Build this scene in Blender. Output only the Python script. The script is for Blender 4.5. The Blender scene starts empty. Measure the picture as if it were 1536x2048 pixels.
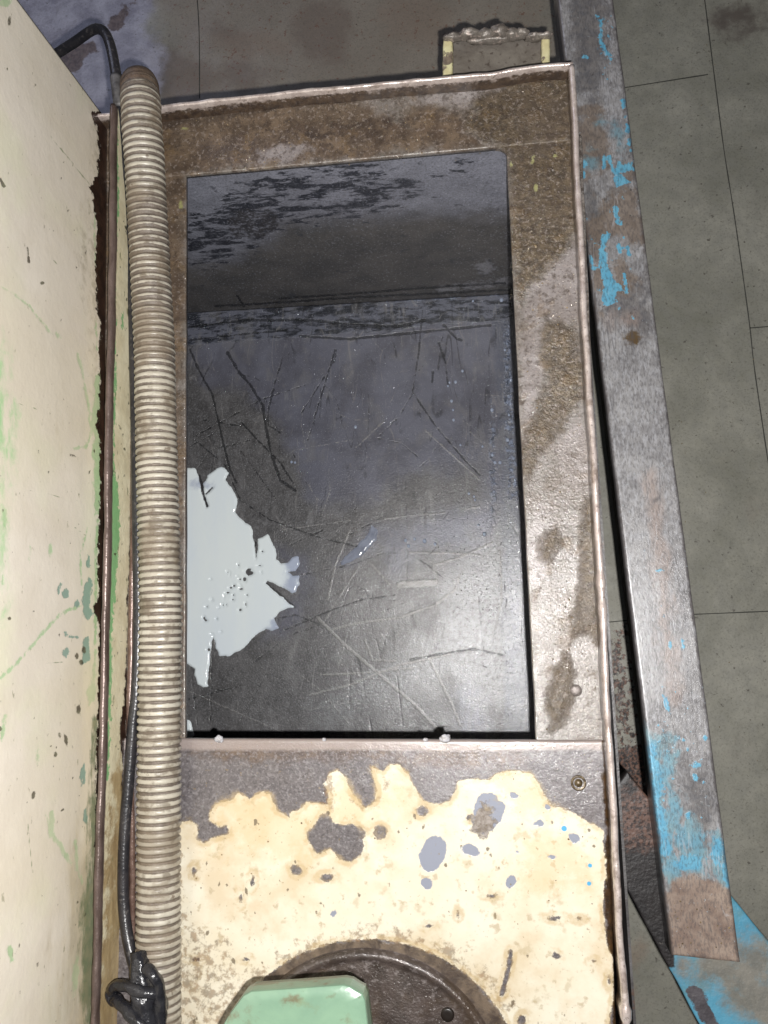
import bpy, math, random
import numpy as np
from mathutils import Vector, Matrix, noise as mnoise

random.seed(7); rng = np.random.default_rng(11)
scene = bpy.context.scene
COL = scene.collection

# ------------------------------------------------------------------ camera
PW, PH, F = 1536., 2048., 1700.
HC = 1.10            # camera height above the floor
ZT = 0.40            # tank top plate
ZI = ZT - 0.335      # tank inner floor
NAD = (975., 1265.)  # pixel the plumb line points at
dn = Vector((NAD[0]-PW/2, -(NAD[1]-PH/2), -F)).normalized()
Zc = -dn
def ray_c(u, v): return Vector((u-PW/2, -(v-PH/2), -F))
def hit_c(u, v):
    r = ray_c(u, v); return r * (1.0 / r.dot(dn))
d1 = (hit_c(371, 350) - hit_c(370, 1470)).normalized()
d2 = (hit_c(1013, 300) - hit_c(1072, 1478)).normalized()
Yc = ((d1+d2)*0.5); Yc = (Yc - Zc*Yc.dot(Zc)).normalized()
Xc = Yc.cross(Zc).normalized()
R_w2c = Matrix((Xc, Yc, Zc)).transposed()      # columns: world axes in camera space
R_c2w = R_w2c.transposed()
cam = bpy.data.cameras.new('camera'); camo = bpy.data.objects.new('camera', cam); COL.objects.link(camo)
camo.matrix_world = Matrix.Translation((0, 0, HC)) @ R_c2w.to_4x4()
cam.sensor_fit = 'VERTICAL'; cam.sensor_height = 24.0; cam.lens = 24.0*F/PH
cam.clip_start = 0.01; cam.clip_end = 50
scene.camera = camo
scene.render.resolution_x = 768; scene.render.resolution_y = 1024

# ------------------------------------------------------------------ light
w = bpy.data.worlds.new('World'); scene.world = w; w.use_nodes = True
bg = w.node_tree.nodes['Background']
bg.inputs[0].default_value = (0.80, 0.86, 1.0, 1); bg.inputs[1].default_value = 0.035
def lamp(name, kind, loc, power, col, size=0.0, target=None):
    l = bpy.data.lights.new(name, kind); l.energy = power; l.color = col
    if kind == 'AREA': l.size = size
    else: l.shadow_soft_size = size
    o = bpy.data.objects.new(name, l); COL.objects.link(o); o.location = loc
    if target is not None:
        o.rotation_euler = (Vector(target)-Vector(loc)).to_track_quat('-Z', 'Y').to_euler()
    return o
lamp('phone_flash', 'POINT', (0.014, -0.019, HC+0.003), 35.0, (1.0, 0.985, 0.965), 0.0035)
lamp('cool_sheen_lamp', 'AREA', (-1.0, 1.54, 1.15), 3.2, (0.70, 0.75, 1.0), 0.6, (-0.45, 0.7, 0))  # unseen cool lamp, set near camera height for a bluish floor sheen
vs = scene.view_settings
vs.view_transform = 'Standard'; vs.look = 'None'; vs.exposure = 0.0; vs.gamma = 1.0; vs.use_curve_mapping = False
scene.render.engine = 'CYCLES'
scene.cycles.sample_clamp_indirect = 3.0

# ------------------------------------------------------------------ pixel <-> world (used for authoring only)
RC = np.array(R_c2w)
def P(u, v, z):
    r = R_c2w @ ray_c(u, v); t = (z-HC)/r.z
    return Vector((r.x*t, r.y*t, z))
def px(pts):
    p = np.asarray(pts, float) - np.array([0, 0, HC]); q = p @ RC   # world->camera
    return np.stack([PW/2 + F*q[:, 0]/-q[:, 2], PH/2 - F*q[:, 1]/-q[:, 2]], 1)

# ------------------------------------------------------------------ signed distances (photo pixels), positive inside
def sd_poly(p, poly):
    poly = np.array(poly, float); n = len(poly); d = np.full(len(p), 1e9); ins = np.zeros(len(p), bool)
    for i in range(n):
        a = poly[i]; b = poly[(i+1) % n]; e = b-a; w_ = p-a
        t = np.clip((w_@e)/max(e@e, 1e-9), 0, 1); q = w_-t[:, None]*e
        d = np.minimum(d, (q**2).sum(1))
        c = ((a[1] > p[:, 1]) != (b[1] > p[:, 1]))
        if abs(e[1]) > 1e-9:
            ins ^= c & (p[:, 0] < e[0]*(p[:, 1]-a[1])/e[1]+a[0])
    return np.where(ins, 1, -1)*np.sqrt(d)
def sd_line(p, line, wd):
    line = np.array(line, float); d = np.full(len(p), 1e9)
    for a, b in zip(line[:-1], line[1:]):
        e = b-a; w_ = p-a; t = np.clip((w_@e)/max(e@e, 1e-9), 0, 1); q = w_-t[:, None]*e
        d = np.minimum(d, (q**2).sum(1))
    return wd-np.sqrt(d)
def sd_blob(p, cx, cy, rx, ry=None, rot=0):
    ry = ry or rx; c, s = math.cos(math.radians(rot)), math.sin(math.radians(rot))
    x = p[:, 0]-cx; y = p[:, 1]-cy; X = c*x+s*y; Y = -s*x+c*y
    return (1-np.sqrt((X/rx)**2+(Y/ry)**2))*min(rx, ry)
def U(*a):
    r = a[0]
    for b in a[1:]: r = np.maximum(r, b)
    return r
def shapes(p, lst):
    """lst of ('p',poly) ('l',line,w) ('b',cx,cy,rx,ry,rot)"""
    r = np.full(len(p), -60.0)
    for s in lst:
        if s[0] == 'p': r = np.maximum(r, sd_poly(p, s[1]))
        elif s[0] == 'l': r = np.maximum(r, sd_line(p, s[1], s[2]))
        else: r = np.maximum(r, sd_blob(p, *s[1:]))
    return r
def speck(p, n, box, rmin, rmax, seed, el=1.8):
    g = random.Random(seed); L = []
    for _ in range(n):
        r = rmin+(rmax-rmin)*g.random()**3
        L.append(('b', g.uniform(box[0], box[2]), g.uniform(box[1], box[3]), r, r*g.uniform(1, el), g.uniform(-30, 30)))
    return shapes(p, L)

# ------------------------------------------------------------------ colour
def lin(c):
    c = c/255.0
    return c/12.92 if c <= 0.04045 else ((c+0.055)/1.055)**2.4
def C(r, g, b, k=1.0): return (min(lin(r)*k, .9), min(lin(g)*k, .9), min(lin(b)*k, .9), 1)

# ------------------------------------------------------------------ material builder
class NM:
    def __init__(s, name):
        s.m = bpy.data.materials.new(name); s.m.use_nodes = True; s.t = s.m.node_tree; s.N = s.t.nodes; s.L = s.t.links
        s.bsdf = s.N['Principled BSDF']; s.tc = s.N.new('ShaderNodeTexCoord'); s.geo = s.tc.outputs['Object']
    def put(s, inp, v):
        if isinstance(v, bpy.types.NodeSocket): s.L.new(v, inp)
        else: inp.default_value = v
    def math(s, op, a, b=0.0, clamp=False):
        n = s.N.new('ShaderNodeMath'); n.operation = op; n.use_clamp = clamp
        s.put(n.inputs[0], a); s.put(n.inputs[1], b); return n.outputs[0]
    def noise(s, scale, detail=3, rough=.55, dist=0, st=None, off=0, rot=0):
        n = s.N.new('ShaderNodeTexNoise'); n.inputs['Scale'].default_value = scale
        n.inputs['Detail'].default_value = detail; n.inputs['Roughness'].default_value = rough; n.inputs['Distortion'].default_value = dist
        mp = s.N.new('ShaderNodeMapping'); s.L.new(s.geo, mp.inputs[0])
        mp.inputs['Scale'].default_value = st or (1, 1, 1); mp.inputs['Location'].default_value = (off, off*.7, off*.3); mp.inputs['Rotation'].default_value = (0, 0, rot)
        s.L.new(mp.outputs[0], n.inputs['Vector']); return n.outputs['Fac']
    def vor(s, scale, feat='F1', st=None):
        n = s.N.new('ShaderNodeTexVoronoi'); n.feature = feat; n.inputs['Scale'].default_value = scale
        mp = s.N.new('ShaderNodeMapping'); s.L.new(s.geo, mp.inputs[0]); mp.inputs['Scale'].default_value = st or (1, 1, 1)
        s.L.new(mp.outputs[0], n.inputs['Vector']); return n.outputs['Distance']
    def attr(s, name):
        n = s.N.new('ShaderNodeAttribute'); n.attribute_name = name; return n.outputs['Fac']
    def step(s, v, lo, hi):
        n = s.N.new('ShaderNodeMapRange'); n.interpolation_type = 'SMOOTHSTEP'
        s.put(n.inputs['Value'], v); n.inputs['From Min'].default_value = lo; n.inputs['From Max'].default_value = hi
        return n.outputs['Result']
    def mixc(s, f, a, b):
        n = s.N.new('ShaderNodeMix'); n.data_type = 'RGBA'; s.put(n.inputs[0], f); s.put(n.inputs[6], a); s.put(n.inputs[7], b); return n.outputs[2]
    def mixf(s, f, a, b):
        n = s.N.new('ShaderNodeMix'); n.data_type = 'FLOAT'; s.put(n.inputs[0], f); s.put(n.inputs[2], a); s.put(n.inputs[3], b); return n.outputs[0]
def colsrc(b, c):
    """c: a colour, or (c1,c2,scale[,lo,hi,stretch])"""
    if len(c) == 4 and not isinstance(c[0], tuple): return c
    lo = c[3] if len(c) > 3 else .35; hi = c[4] if len(c) > 4 else .65; st = c[5] if len(c) > 5 else None
    return b.mixc(b.step(b.noise(c[2], 6, .62, .3, st), lo, hi), c[0], c[1])
def mat(name, base, layers=(), rough=.5, metal=0., bump=(), spec=.5, coat=0.0, coat_rough=.1, nstr=1.0):
    """layers: dict(a=attribute | n=(scale,thr,soft[,stretch]), amp, ns, soft, gain, col, rough, metal, h)"""
    b = NM(name); col = colsrc(b, base)
    ro = rough
    if isinstance(rough, tuple): ro = b.mixf(b.step(b.noise(rough[2], 4), .35, .65), rough[0], rough[1])
    me = metal; height = None
    def add(h, x): return x if h is None else b.math('ADD', h, x)
    for q in bump:
        sc, amp = q[0], q[1]; st = q[2] if len(q) > 2 else None; det = q[3] if len(q) > 3 else 3
        height = add(height, b.math('MULTIPLY', b.noise(sc, det, .6, 0, st, off=sc*.01), amp))
    for k, l in enumerate(layers):
        if 'a' in l:
            v = b.attr(l['a'])
            if l.get('amp'):
                nz = b.noise(l.get('ns', 250), 8, .68, 0, l.get('st'), off=k*1.7)
                v = b.math('ADD', v, b.math('MULTIPLY', b.math('SUBTRACT', nz, .5), l['amp']*4))
            f = b.step(v, -l.get('soft', 1.0), l.get('soft', 1.0))
        elif 'r' in l:   # hairline scuffs: level lines of a stretched noise
            sc, wd_, st, rot = l['r']
            n = b.noise(sc, 2, .5, .6, st, off=k*4.1, rot=rot)
            f = b.math('SUBTRACT', 1.0, b.step(b.math('ABSOLUTE', b.math('SUBTRACT', n, .5)), 0.0, wd_))
        else:
            sc, th, so = l['n'][:3]; st = l['n'][3] if len(l['n']) > 3 else None
            f = b.step(b.noise(sc, l.get('det', 5), .6, l.get('dist', 0), st, off=k*2.3+.5), th-so, th+so)
            if l.get('in'): f = b.math('MULTIPLY', f, b.step(b.attr(l['in']), -l.get('insoft', 8), l.get('insoft', 8)))
        if l.get('cut'):
            sc, th, so = l['cut'][:3]; st = l['cut'][3] if len(l['cut']) > 3 else None
            f = b.math('MULTIPLY', f, b.step(b.noise(sc, 5, .65, 0, st, off=k*3.1), th-so, th+so))
        if l.get('gain'): f = b.math('MULTIPLY', f, l['gain'])
        if 'col' in l: col = b.mixc(f, col, colsrc(b, l['col']))
        if 'rough' in l: ro = b.mixf(f, ro, l['rough'])
        if 'metal' in l: me = b.mixf(f, me, l['metal'])
        if 'h' in l: height = add(height, b.math('MULTIPLY', f, l['h']))
        if 'flat' in l and height is not None:
            height = b.math('MULTIPLY', height, b.mixf(f, 1.0, l['flat']))
    b.put(b.bsdf.inputs['Base Color'], col); b.put(b.bsdf.inputs['Roughness'], ro); b.put(b.bsdf.inputs['Metallic'], me)
    b.bsdf.inputs['Specular IOR Level'].default_value = spec
    b.bsdf.inputs['Coat Weight'].default_value = coat; b.bsdf.inputs['Coat Roughness'].default_value = coat_rough
    if height is not None:
        bp = b.N.new('ShaderNodeBump'); bp.inputs['Distance'].default_value = 1.0; bp.inputs['Strength'].default_value = 1.0
        b.L.new(height, bp.inputs['Height'])
        b2 = b.N.new('ShaderNodeBump'); b2.inputs['Distance'].default_value = 1.0; b2.inputs['Strength'].default_value = nstr
        b.L.new(height, b2.inputs['Height']); b.L.new(b2.outputs[0], b.bsdf.inputs['Normal'])
        b.L.new(bp.outputs[0], b.bsdf.inputs['Coat Normal'])
    return b.m

# ------------------------------------------------------------------ object helpers
def link(name, verts, faces, m, parent=None, attrs=None, smooth=True, origin=None):
    v = np.asarray(verts, float)
    og = np.array(parent.location if parent is not None and parent.parent is None else (0, 0, 0), float)
    if parent is not None and parent.parent is not None:
        og = np.array(parent.parent.location, float) + np.array(parent.location, float)
    if parent is None:
        og = np.array(origin if origin is not None else (v[:, 0].mean(), v[:, 1].mean(), v[:, 2].min()), float)
    me = bpy.data.meshes.new(name); me.from_pydata((v-og).tolist(), [], [list(f) for f in faces]); me.update()
    if attrs:
        for k, a in attrs.items():
            at = me.attributes.new(k, 'FLOAT', 'POINT'); at.data.foreach_set('value', np.asarray(a, np.float32))
    if smooth: me.polygons.foreach_set('use_smooth', [True]*len(me.polygons))
    me.materials.append(m)
    o = bpy.data.objects.new(name, me); COL.objects.link(o)
    if parent is None: o.location = og
    else: o.parent = parent
    return o
def thing(name, label, cat, loc, group=None):
    o = bpy.data.objects.new(name, None); COL.objects.link(o); o.location = loc; o.empty_display_size = .03
    o['label'] = label; o['category'] = cat
    if group: o['group'] = group
    return o
def tag(o, label=None, cat=None, group=None, kind=None):
    if label: o['label'] = label
    if cat: o['category'] = cat
    if group: o['group'] = group
    if kind: o['kind'] = kind
    return o
def n3(x, y, z): return mnoise.noise(Vector((x, y, z)))

def slab(name, cor, thick, m, parent, res=.0015, bev=.0012, afn=None, wob=0.0, dent=0.0, wf=30, closed=True, hfn=None, origin=None):
    """a sheet from 4 corners (A,B,C,D around, seen from its front), thickened to the back, rounded border, attributes from afn(px)"""
    A, B, Cc, D = [np.array(c, float) for c in cor]
    nrm = np.cross(B-A, D-A); nrm /= -np.linalg.norm(nrm)
    if nrm @ (np.array([0, 0, HC])-A) < 0: nrm = -nrm
    W = max(np.linalg.norm(B-A), np.linalg.norm(Cc-D)); H = max(np.linalg.norm(D-A), np.linalg.norm(Cc-B))
    def params(L):
        e = bev/L; n = max(2, int(L/res))
        t = list(np.linspace(0, 1, n+1))
        if bev > 0:
            b_ = [0, e*.29, e, ]
            t = b_+[x for x in t if e*1.3 < x < 1-e*1.3]+[1-x for x in b_[::-1]]
        return np.array(t)
    s = params(W); t = params(H)
    S, T = np.meshgrid(s, t); S = S.ravel(); T = T.ravel()
    Pt = ((1-S)*(1-T))[:, None]*A + (S*(1-T))[:, None]*B + (S*T)[:, None]*Cc + ((1-S)*T)[:, None]*D
    if bev > 0:
        ds = np.minimum(S, 1-S)*W; dt = np.minimum(T, 1-T)*H; d = np.minimum(ds, dt)
        q = np.clip(1-d/bev, 0, 1); dz = bev*(1-np.sqrt(np.clip(1-q*q, 0, 1)))
        Pt -= dz[:, None]*nrm
    if wob or dent:
        U1 = (B-A)/np.linalg.norm(B-A); V1 = (D-A)/np.linalg.norm(D-A)
        for i in range(len(Pt)):
            x, y, z = Pt[i]
            if wob:
                Pt[i] += U1*wob*n3(x*wf, y*wf, 3.1)+V1*wob*n3(x*wf, y*wf, 9.7)
            if dent: Pt[i] += nrm*dent*n3(x*14, y*14, z*14+5.5)
    if hfn is not None: Pt += nrm*hfn(Pt)[:, None]
    nx, ny = len(s), len(t); idx = np.arange(nx*ny).reshape(ny, nx)
    F4 = np.stack([idx[:-1, :-1], idx[1:, :-1], idx[1:, 1:], idx[:-1, 1:]], -1).reshape(-1, 4)
    a, b_, c = Pt[F4[0][0]], Pt[F4[0][1]], Pt[F4[0][2]]
    flip = np.cross(b_-a, c-a) @ nrm < 0
    if flip: F4 = F4[:, ::-1]
    faces = F4.tolist(); verts = Pt
    if closed:
        ring = list(idx[0, :])+list(idx[1:, -1])+list(idx[-1, -2::-1])+list(idx[-2:0:-1, 0])
        off = len(verts); bot = verts[ring]-nrm*thick
        verts = np.vstack([verts, bot]); k = len(ring)
        for i in range(k):
            j = (i+1) % k; f = [ring[i], ring[j], off+j, off+i]
            faces.append(f if not flip else f[::-1])
        fb = [off+i for i in range(k)]
        faces.append(fb if not flip else fb[::-1])
    at = None
    if afn: at = afn(px(verts), verts)
    return link(name, verts, faces, m, parent, at, origin=origin)

def catmull(pts, n):
    pts = [Vector(p) for p in pts]; out = []
    for i in range(len(pts)-1):
        p0 = pts[max(i-1, 0)]; p1 = pts[i]; p2 = pts[i+1]; p3 = pts[min(i+2, len(pts)-1)]
        for k in range(n):
            t = k/n
            out.append(.5*((2*p1)+(-p0+p2)*t+(2*p0-5*p1+4*p2-p3)*t*t+(-p0+3*p1-3*p2+p3)*t**3))
    out.append(pts[-1]); return out
def resample(pts, step):
    out = [pts[0].copy()]; acc = 0
    for a, b in zip(pts[:-1], pts[1:]):
        L = (b-a).length
        while acc+L >= step:
            t = (step-acc)/L; a = a.lerp(b, t); out.append(a.copy()); L = (b-a).length; acc = 0
        acc += L
    return out
def frames(path):
    T = [(path[min(i+1, len(path)-1)]-path[max(i-1, 0)]).normalized() for i in range(len(path))]
    up = Vector((0, 0, 1)) if abs(T[0].z) < .9 else Vector((1, 0, 0))
    n = (up-T[0]*up.dot(T[0])).normalized(); out = []
    for t in T:
        n = (n-t*n.dot(t)).normalized(); out.append((t, n, t.cross(n)))
    return out
def tube(name, path, rad, m, parent=None, seg=14, attrf=None, cap=True, origin=None):
    """rad: number or f(i, ang)->r"""
    fr = frames(path); V = []; Fc = []; A = {}
    for i, (p, (t, n, b)) in enumerate(zip(path, fr)):
        for k in range(seg):
            a = 2*math.pi*k/seg; r = rad(i, a) if callable(rad) else rad
            V.append(p+(n*math.cos(a)+b*math.sin(a))*r)
            if attrf:
                for kk, vv in attrf(i, a).items(): A.setdefault(kk, []).append(vv)
    for i in range(len(path)-1):
        for k in range(seg):
            k2 = (k+1) % seg; Fc.append((i*seg+k, i*seg+k2, (i+1)*seg+k2, (i+1)*seg+k))
    if cap:
        Fc.append(tuple(range(seg))[::-1]); Fc.append(tuple((len(path)-1)*seg+k for k in range(seg)))
    return link(name, [tuple(v) for v in V], Fc, m, parent, A or None, origin=origin)
def lathe(name, c, prof, m, parent, seg=64, afn=None, wob=0):
    """prof: list of (r, z)"""
    V = []; Fc = []
    for r, z in prof:
        for k in range(seg):
            a = 2*math.pi*k/seg; rr = r*(1+wob*n3(math.cos(a)*2, math.sin(a)*2, r*10)); V.append((c[0]+rr*math.cos(a), c[1]+rr*math.sin(a), z))
    for i in range(len(prof)-1):
        for k in range(seg):
            k2 = (k+1) % seg; Fc.append((i*seg+k, (i+1)*seg+k, (i+1)*seg+k2, i*seg+k2)[::-1])
    Fc.append(tuple(k for k in range(seg)) if prof[0][1] < prof[-1][1] and False else tuple(range(seg)))
    Fc.append(tuple((len(prof)-1)*seg+k for k in range(seg)))
    return link(name, V, Fc, m, parent, afn(px(V), np.array(V)) if afn else None)
def lump(name, c, r, m, parent, seed=0, amp=.35, fr=60, sub=3, origin=None):
    import bmesh
    bm = bmesh.new(); bmesh.ops.create_icosphere(bm, subdivisions=sub, radius=1)
    V = []
    for v in bm.verts:
        q = v.co; k = 1+amp*n3(q.x*2+seed, q.y*2, q.z*2)+amp*.4*n3(q.x*6+seed, q.y*6, q.z*6)
        V.append((c[0]+q.x*r[0]*k, c[1]+q.y*r[1]*k, c[2]+q.z*r[2]*k))
    Fc = [tuple(v.index for v in f.verts) for f in bm.faces]; bm.free()
    return link(name, V, Fc, m, parent, origin=origin)

#==SPLIT==
# =================================================================== FLOOR
K0 = 1.95   # floor is further from the flash
def floor_attr(p, v):
    sludge = shapes(p, [('p', [(1222, 1500), (1300, 1480), (1300, 1640), (1250, 1760), (1225, 1700)]),
                        ('l', [(1232, 1290), (1240, 1380), (1250, 1460)], 10), ('b', 1215, 1375, 12, 50, 0)])
    light = shapes(p, [('p', [(-200, -100), (330, -100), (290, 50), (320, 90), (330, 130), (300, 240), (-200, 300)])])  # lavender lamp sheen painted into the floor colour
    stain = shapes(p, [('p', [(120, 100), (150, 92), (185, 85), (197, 100), (170, 115), (150, 150), (120, 130)]),
                       ('p', [(205, 50), (240, 22), (275, -5), (262, 20), (250, 35), (250, 55), (228, 62)])])
    rust = shapes(p, [('b', 1270, 1920, 16, 28, 10), ('b', 1262, 1975, 8, 25, 5), ('b', 830, 40, 70, 50, 0), ('b', 500, 90, 70, 30, 0)])
    dark = shapes(p, [('b', 370, 160, 65, 50, 0), ('b', 450, 70, 40, 20, 20), ('b', 470, 150, 60, 30, 0), ('b', 1480, 30, 60, 30, 0), ('b', 640, 60, 50, 60, 0)])
    warm = shapes(p, [('p', [(330, -100), (1115, -100), (1115, 160), (330, 240)])])
    sludge = U(sludge, speck(p, 90, (1208, 1260, 1275, 1520), 1, 7, 71, 2.5)-3)
    return dict(warm=warm, sludge=sludge, light=light, stain=stain, rust=rust, dark=dark)
m_floor = mat('floor_tile', (C(95, 94, 85, K0), C(121, 119, 110, K0), 9, .3, .7),
    layers=[dict(n=(60, .52, .22), col=C(100, 99, 93, K0), gain=.6),
            dict(a='dark', amp=40, ns=16, soft=22, col=C(62, 54, 50, K0), gain=.8),
            dict(a='light', amp=25, ns=14, soft=14, col=(C(120, 119, 128, K0), C(92, 90, 100, K0), 25), rough=.36),
            dict(a='rust', amp=22, ns=22, soft=14, col=C(104, 82, 68, K0), gain=.35),
            dict(a='stain', amp=11, ns=45, soft=3, col=(C(52, 40, 38, K0), C(80, 68, 64, K0), 120), rough=.45),
            dict(n=(130, .66, .035), col=C(58, 54, 48, K0), gain=.8), dict(a='warm', amp=60, ns=12, soft=50, col=C(104, 94, 84, K0), gain=.6), dict(n=(420, .58, .08), col=C(70, 68, 62, K0), gain=.35),
            dict(n=(260, .70, .03), col=C(50, 44, 40, K0), gain=.8),
            dict(n=(300, .70, .02), col=C(165, 165, 155, 1.3), gain=.6), dict(n=(170, .64, .04), **{'in': 'warm'}, insoft=30, col=C(92, 62, 48, 1.6), gain=.7),
            dict(a='sludge', amp=30, ns=110, soft=4, col=(C(26, 18, 16), C(104, 74, 60, 1.3), 260, .42, .62), rough=.35)],
    rough=(.42, .6, 20), bump=[(35, .0012), (260, .00018)])
FX0, FX1, FY0, FY1 = -1.3, 1.1, -1.1, 1.5
floor = slab('floor', [(FX0, FY1, 0), (FX1, FY1, 0), (FX1, FY0, 0), (FX0, FY0, 0)], .02, m_floor, None, res=.0065, bev=0, afn=floor_attr, origin=(0, 0, 0))
tag(floor, 'worn grey green floor tiles spotted with oil', kind='structure')
# tile joints: thin dark grout strips 0.4 mm proud
m_seam = mat('tile_joint', C(46, 46, 42, K0), rough=.8)
seams = [[(1404, -40), (1412, 20), (1428, 147), (1448, 300), (1470, 440), (1498, 640), (1512, 760), (1560, 1080)], [(1200, 183), (1428, 147)], [(1499, 656), (1640, 645)],
         [(1380, 1229), (1600, 1220)], [(1190, 1247), (1262, 1240)], [(392, -30), (398, 60), (399, 200)]]
V = []; Fc = []
for ln in seams:
    pts = [P(u, v, .0004) for u, v in ln]; pts = resample(catmull(pts, 8), .008)
    for i, p_ in enumerate(pts):
        t_ = (pts[min(i+1, len(pts)-1)]-pts[max(i-1, 0)]).normalized(); s_ = Vector((-t_.y, t_.x, 0))*(.0007+.0003*n3(p_.x*40, p_.y*40, 1))
        V += [tuple(p_+s_), tuple(p_-s_)]
        if i: k = len(V); Fc.append((k-4, k-3, k-1, k-2))
tag(link('floor_joint', V, Fc, m_seam, None, origin=(0, 0, 0)), 'thin dark joints between the floor tiles', kind='structure')

# =================================================================== COOLANT TANK
tank = thing('coolant_tank', 'open grimy steel coolant tank with oily rim and chipped cream cover plate', 'coolant tank', (0.0, 0.1, 0))
k1 = .86
def flange_attr(p, v):
    oil = shapes(p, [('p', [(960, 190), (1040, 150), (1145, 150), (1160, 430), (1135, 500), (1060, 575), (1040, 600), (1020, 480), (1015, 300), (930, 260)]),
                     ('p', [(1090, 640), (1150, 655), (1168, 740), (1165, 800), (1120, 855), (1075, 910), (1055, 960), (1042, 900), (1075, 820), (1095, 760), (1075, 690)]),
                     ('p', [(1080, 1080), (1110, 1060), (1120, 1090), (1095, 1120), (1080, 1110)]),
                     ('p', [(1130, 1320), (1145, 1350), (1130, 1430), (1105, 1460), (1095, 1410), (1110, 1350)]),
                     ('p', [(1170, 1000), (1195, 1000), (1200, 1290), (1180, 1260), (1150, 1270), (1160, 1150)])])
    brown = shapes(p, [('p', [(200, 240), (700, 190), (760, 230), (840, 250), (930, 250), (960, 290), (370, 350), (360, 1480), (200, 1480)]),
                       ('b', 560, 300, 120, 26, -5), ('b', 880, 250, 90, 40, 0)])
    pale = shapes(p, [('b', 560, 310, 45, 18, -10), ('b', 960, 190, 90, 18, -6), ('b', 880, 200, 60, 12, -5),
                      ('p', [(1100, 520), (1155, 490), (1165, 640), (1100, 640), (1060, 600)]),
                      ('p', [(1060, 560), (1100, 560), (1095, 700), (1070, 800), (1050, 880), (1042, 700)]),
                      ('p', [(1140, 680), (1165, 690), (1160, 720), (1140, 710)]),
                      ('p', [(1160, 830), (1180, 900), (1190, 980), (1140, 980), (1110, 900)]),
                      ('p', [(1065, 1000), (1110, 1020), (1080, 1060), (1100, 1140), (1070, 1180), (1060, 1100)])])
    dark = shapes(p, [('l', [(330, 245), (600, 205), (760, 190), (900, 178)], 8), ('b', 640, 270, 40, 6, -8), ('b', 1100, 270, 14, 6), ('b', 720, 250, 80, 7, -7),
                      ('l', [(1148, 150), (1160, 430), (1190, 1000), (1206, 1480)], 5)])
    grn = shapes(p, [('b', 1022, 328, 2.5, 6), ('b', 1066, 318, 3.5, 8, 20), ('b', 1072, 375, 4, 7), ('b', 370, 257, 6, 2.5), ('b', 362, 410, 4, 8), ('b', 1110, 312, 4, 3)])
    return dict(oil=oil, brown=brown, pale=pale, dark=dark, grn=grn)
m_flange = mat('oily_steel', (C(136, 131, 126, k1), C(104, 97, 90, k1), 45, .3, .7),
    layers=[dict(n=(28, .54, .08), col=C(154, 148, 146, k1), gain=.5),
            dict(a='brown', amp=24, ns=30, soft=16, col=(C(120, 103, 86, k1), C(84, 71, 60, k1), 60, .35, .65), rough=.36),
            dict(n=(80, .56, .06), col=C(92, 76, 64, k1), gain=.5),
            dict(a='pale', amp=16, ns=70, soft=8, col=(C(164, 157, 156, k1), C(144, 136, 134, k1), 60), rough=.26, gain=.8),
            dict(a='oil', amp=14, ns=75, soft=13, col=(C(104, 89, 68, k1), C(66, 56, 43, k1), 140, .35, .65), rough=.24, flat=2.3, gain=.9),
            dict(n=(42, .60, .05), col=C(120, 98, 70, k1), gain=.45, flat=1.6),
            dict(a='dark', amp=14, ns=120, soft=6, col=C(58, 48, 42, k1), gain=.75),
            dict(n=(150, .58, .06), col=C(70, 59, 50, k1), gain=.6), dict(n=(12, .55, .10), col=C(96, 84, 72, k1), gain=.45), dict(n=(330, .60, .05), col=C(176, 164, 156, k1), gain=.35),
            dict(n=(460, .60, .05), col=C(62, 50, 42, k1), gain=.55),
            dict(a='grn', amp=3, ns=220, soft=1.4, col=C(150, 148, 98, .9), rough=.4)],
    rough=(.24, .36, 60), metal=.05, coat=.42, coat_rough=.07, nstr=.95, bump=[(640, .00042, None, 4), (220, .00020), (120, .0002), (30, .0010)])
rimz = ZT
bk = [P(200, 243, rimz), P(1146, 146, rimz), P(1158, 281, rimz), P(200, 366, rimz)]
slab('back_rim', [P(200, 243, ZT+.0015), P(1150, 148, ZT+.0015), P(1160, 279.5, ZT+.0015), P(200, 366, ZT+.0015)], .004, m_flange, tank, res=.0017, bev=.0015, afn=flange_attr, wob=.0003)
slab('right_rim', [P(1012, 286, ZT), P(1164, 270, ZT), P(1216, 1500, ZT), P(1073, 1500, ZT)], .004, m_flange, tank, res=.0017, bev=.0010, afn=flange_attr, wob=.0005)
slab('left_rim', [P(200, 350, ZT), P(372, 340, ZT), P(370, 1500, ZT), P(196, 1500, ZT)], .004, m_flange, tank, res=.0019, bev=.0010, afn=flange_attr, wob=.0004)
# rounded gusset in the opening's far right corner
g0 = P(1014, 296, ZT-.001)
gv = [(g0.x+.001, g0.y+.004, g0.z), (g0.x-.011, g0.y+.003, g0.z)]
for k in range(7):
    a = math.pi/2*k/6; gv.append((g0.x-.010+.010*math.sin(a), g0.y-.009+.010*math.cos(a)-.001, g0.z))
gv.append((g0.x+.001, g0.y-.011, g0.z))
n_ = len(gv); gv2 = gv+[(x, y, z-.003) for x, y, z in gv]
gf = [tuple(range(n_)), tuple(range(2*n_-1, n_-1, -1))]+[(i, (i+1) % n_, n_+(i+1) % n_, n_+i)[::-1] for i in range(n_)]
link('corner_gusset', gv2, gf, m_flange, tank, flange_attr(px(gv2), None), smooth=False)
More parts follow.
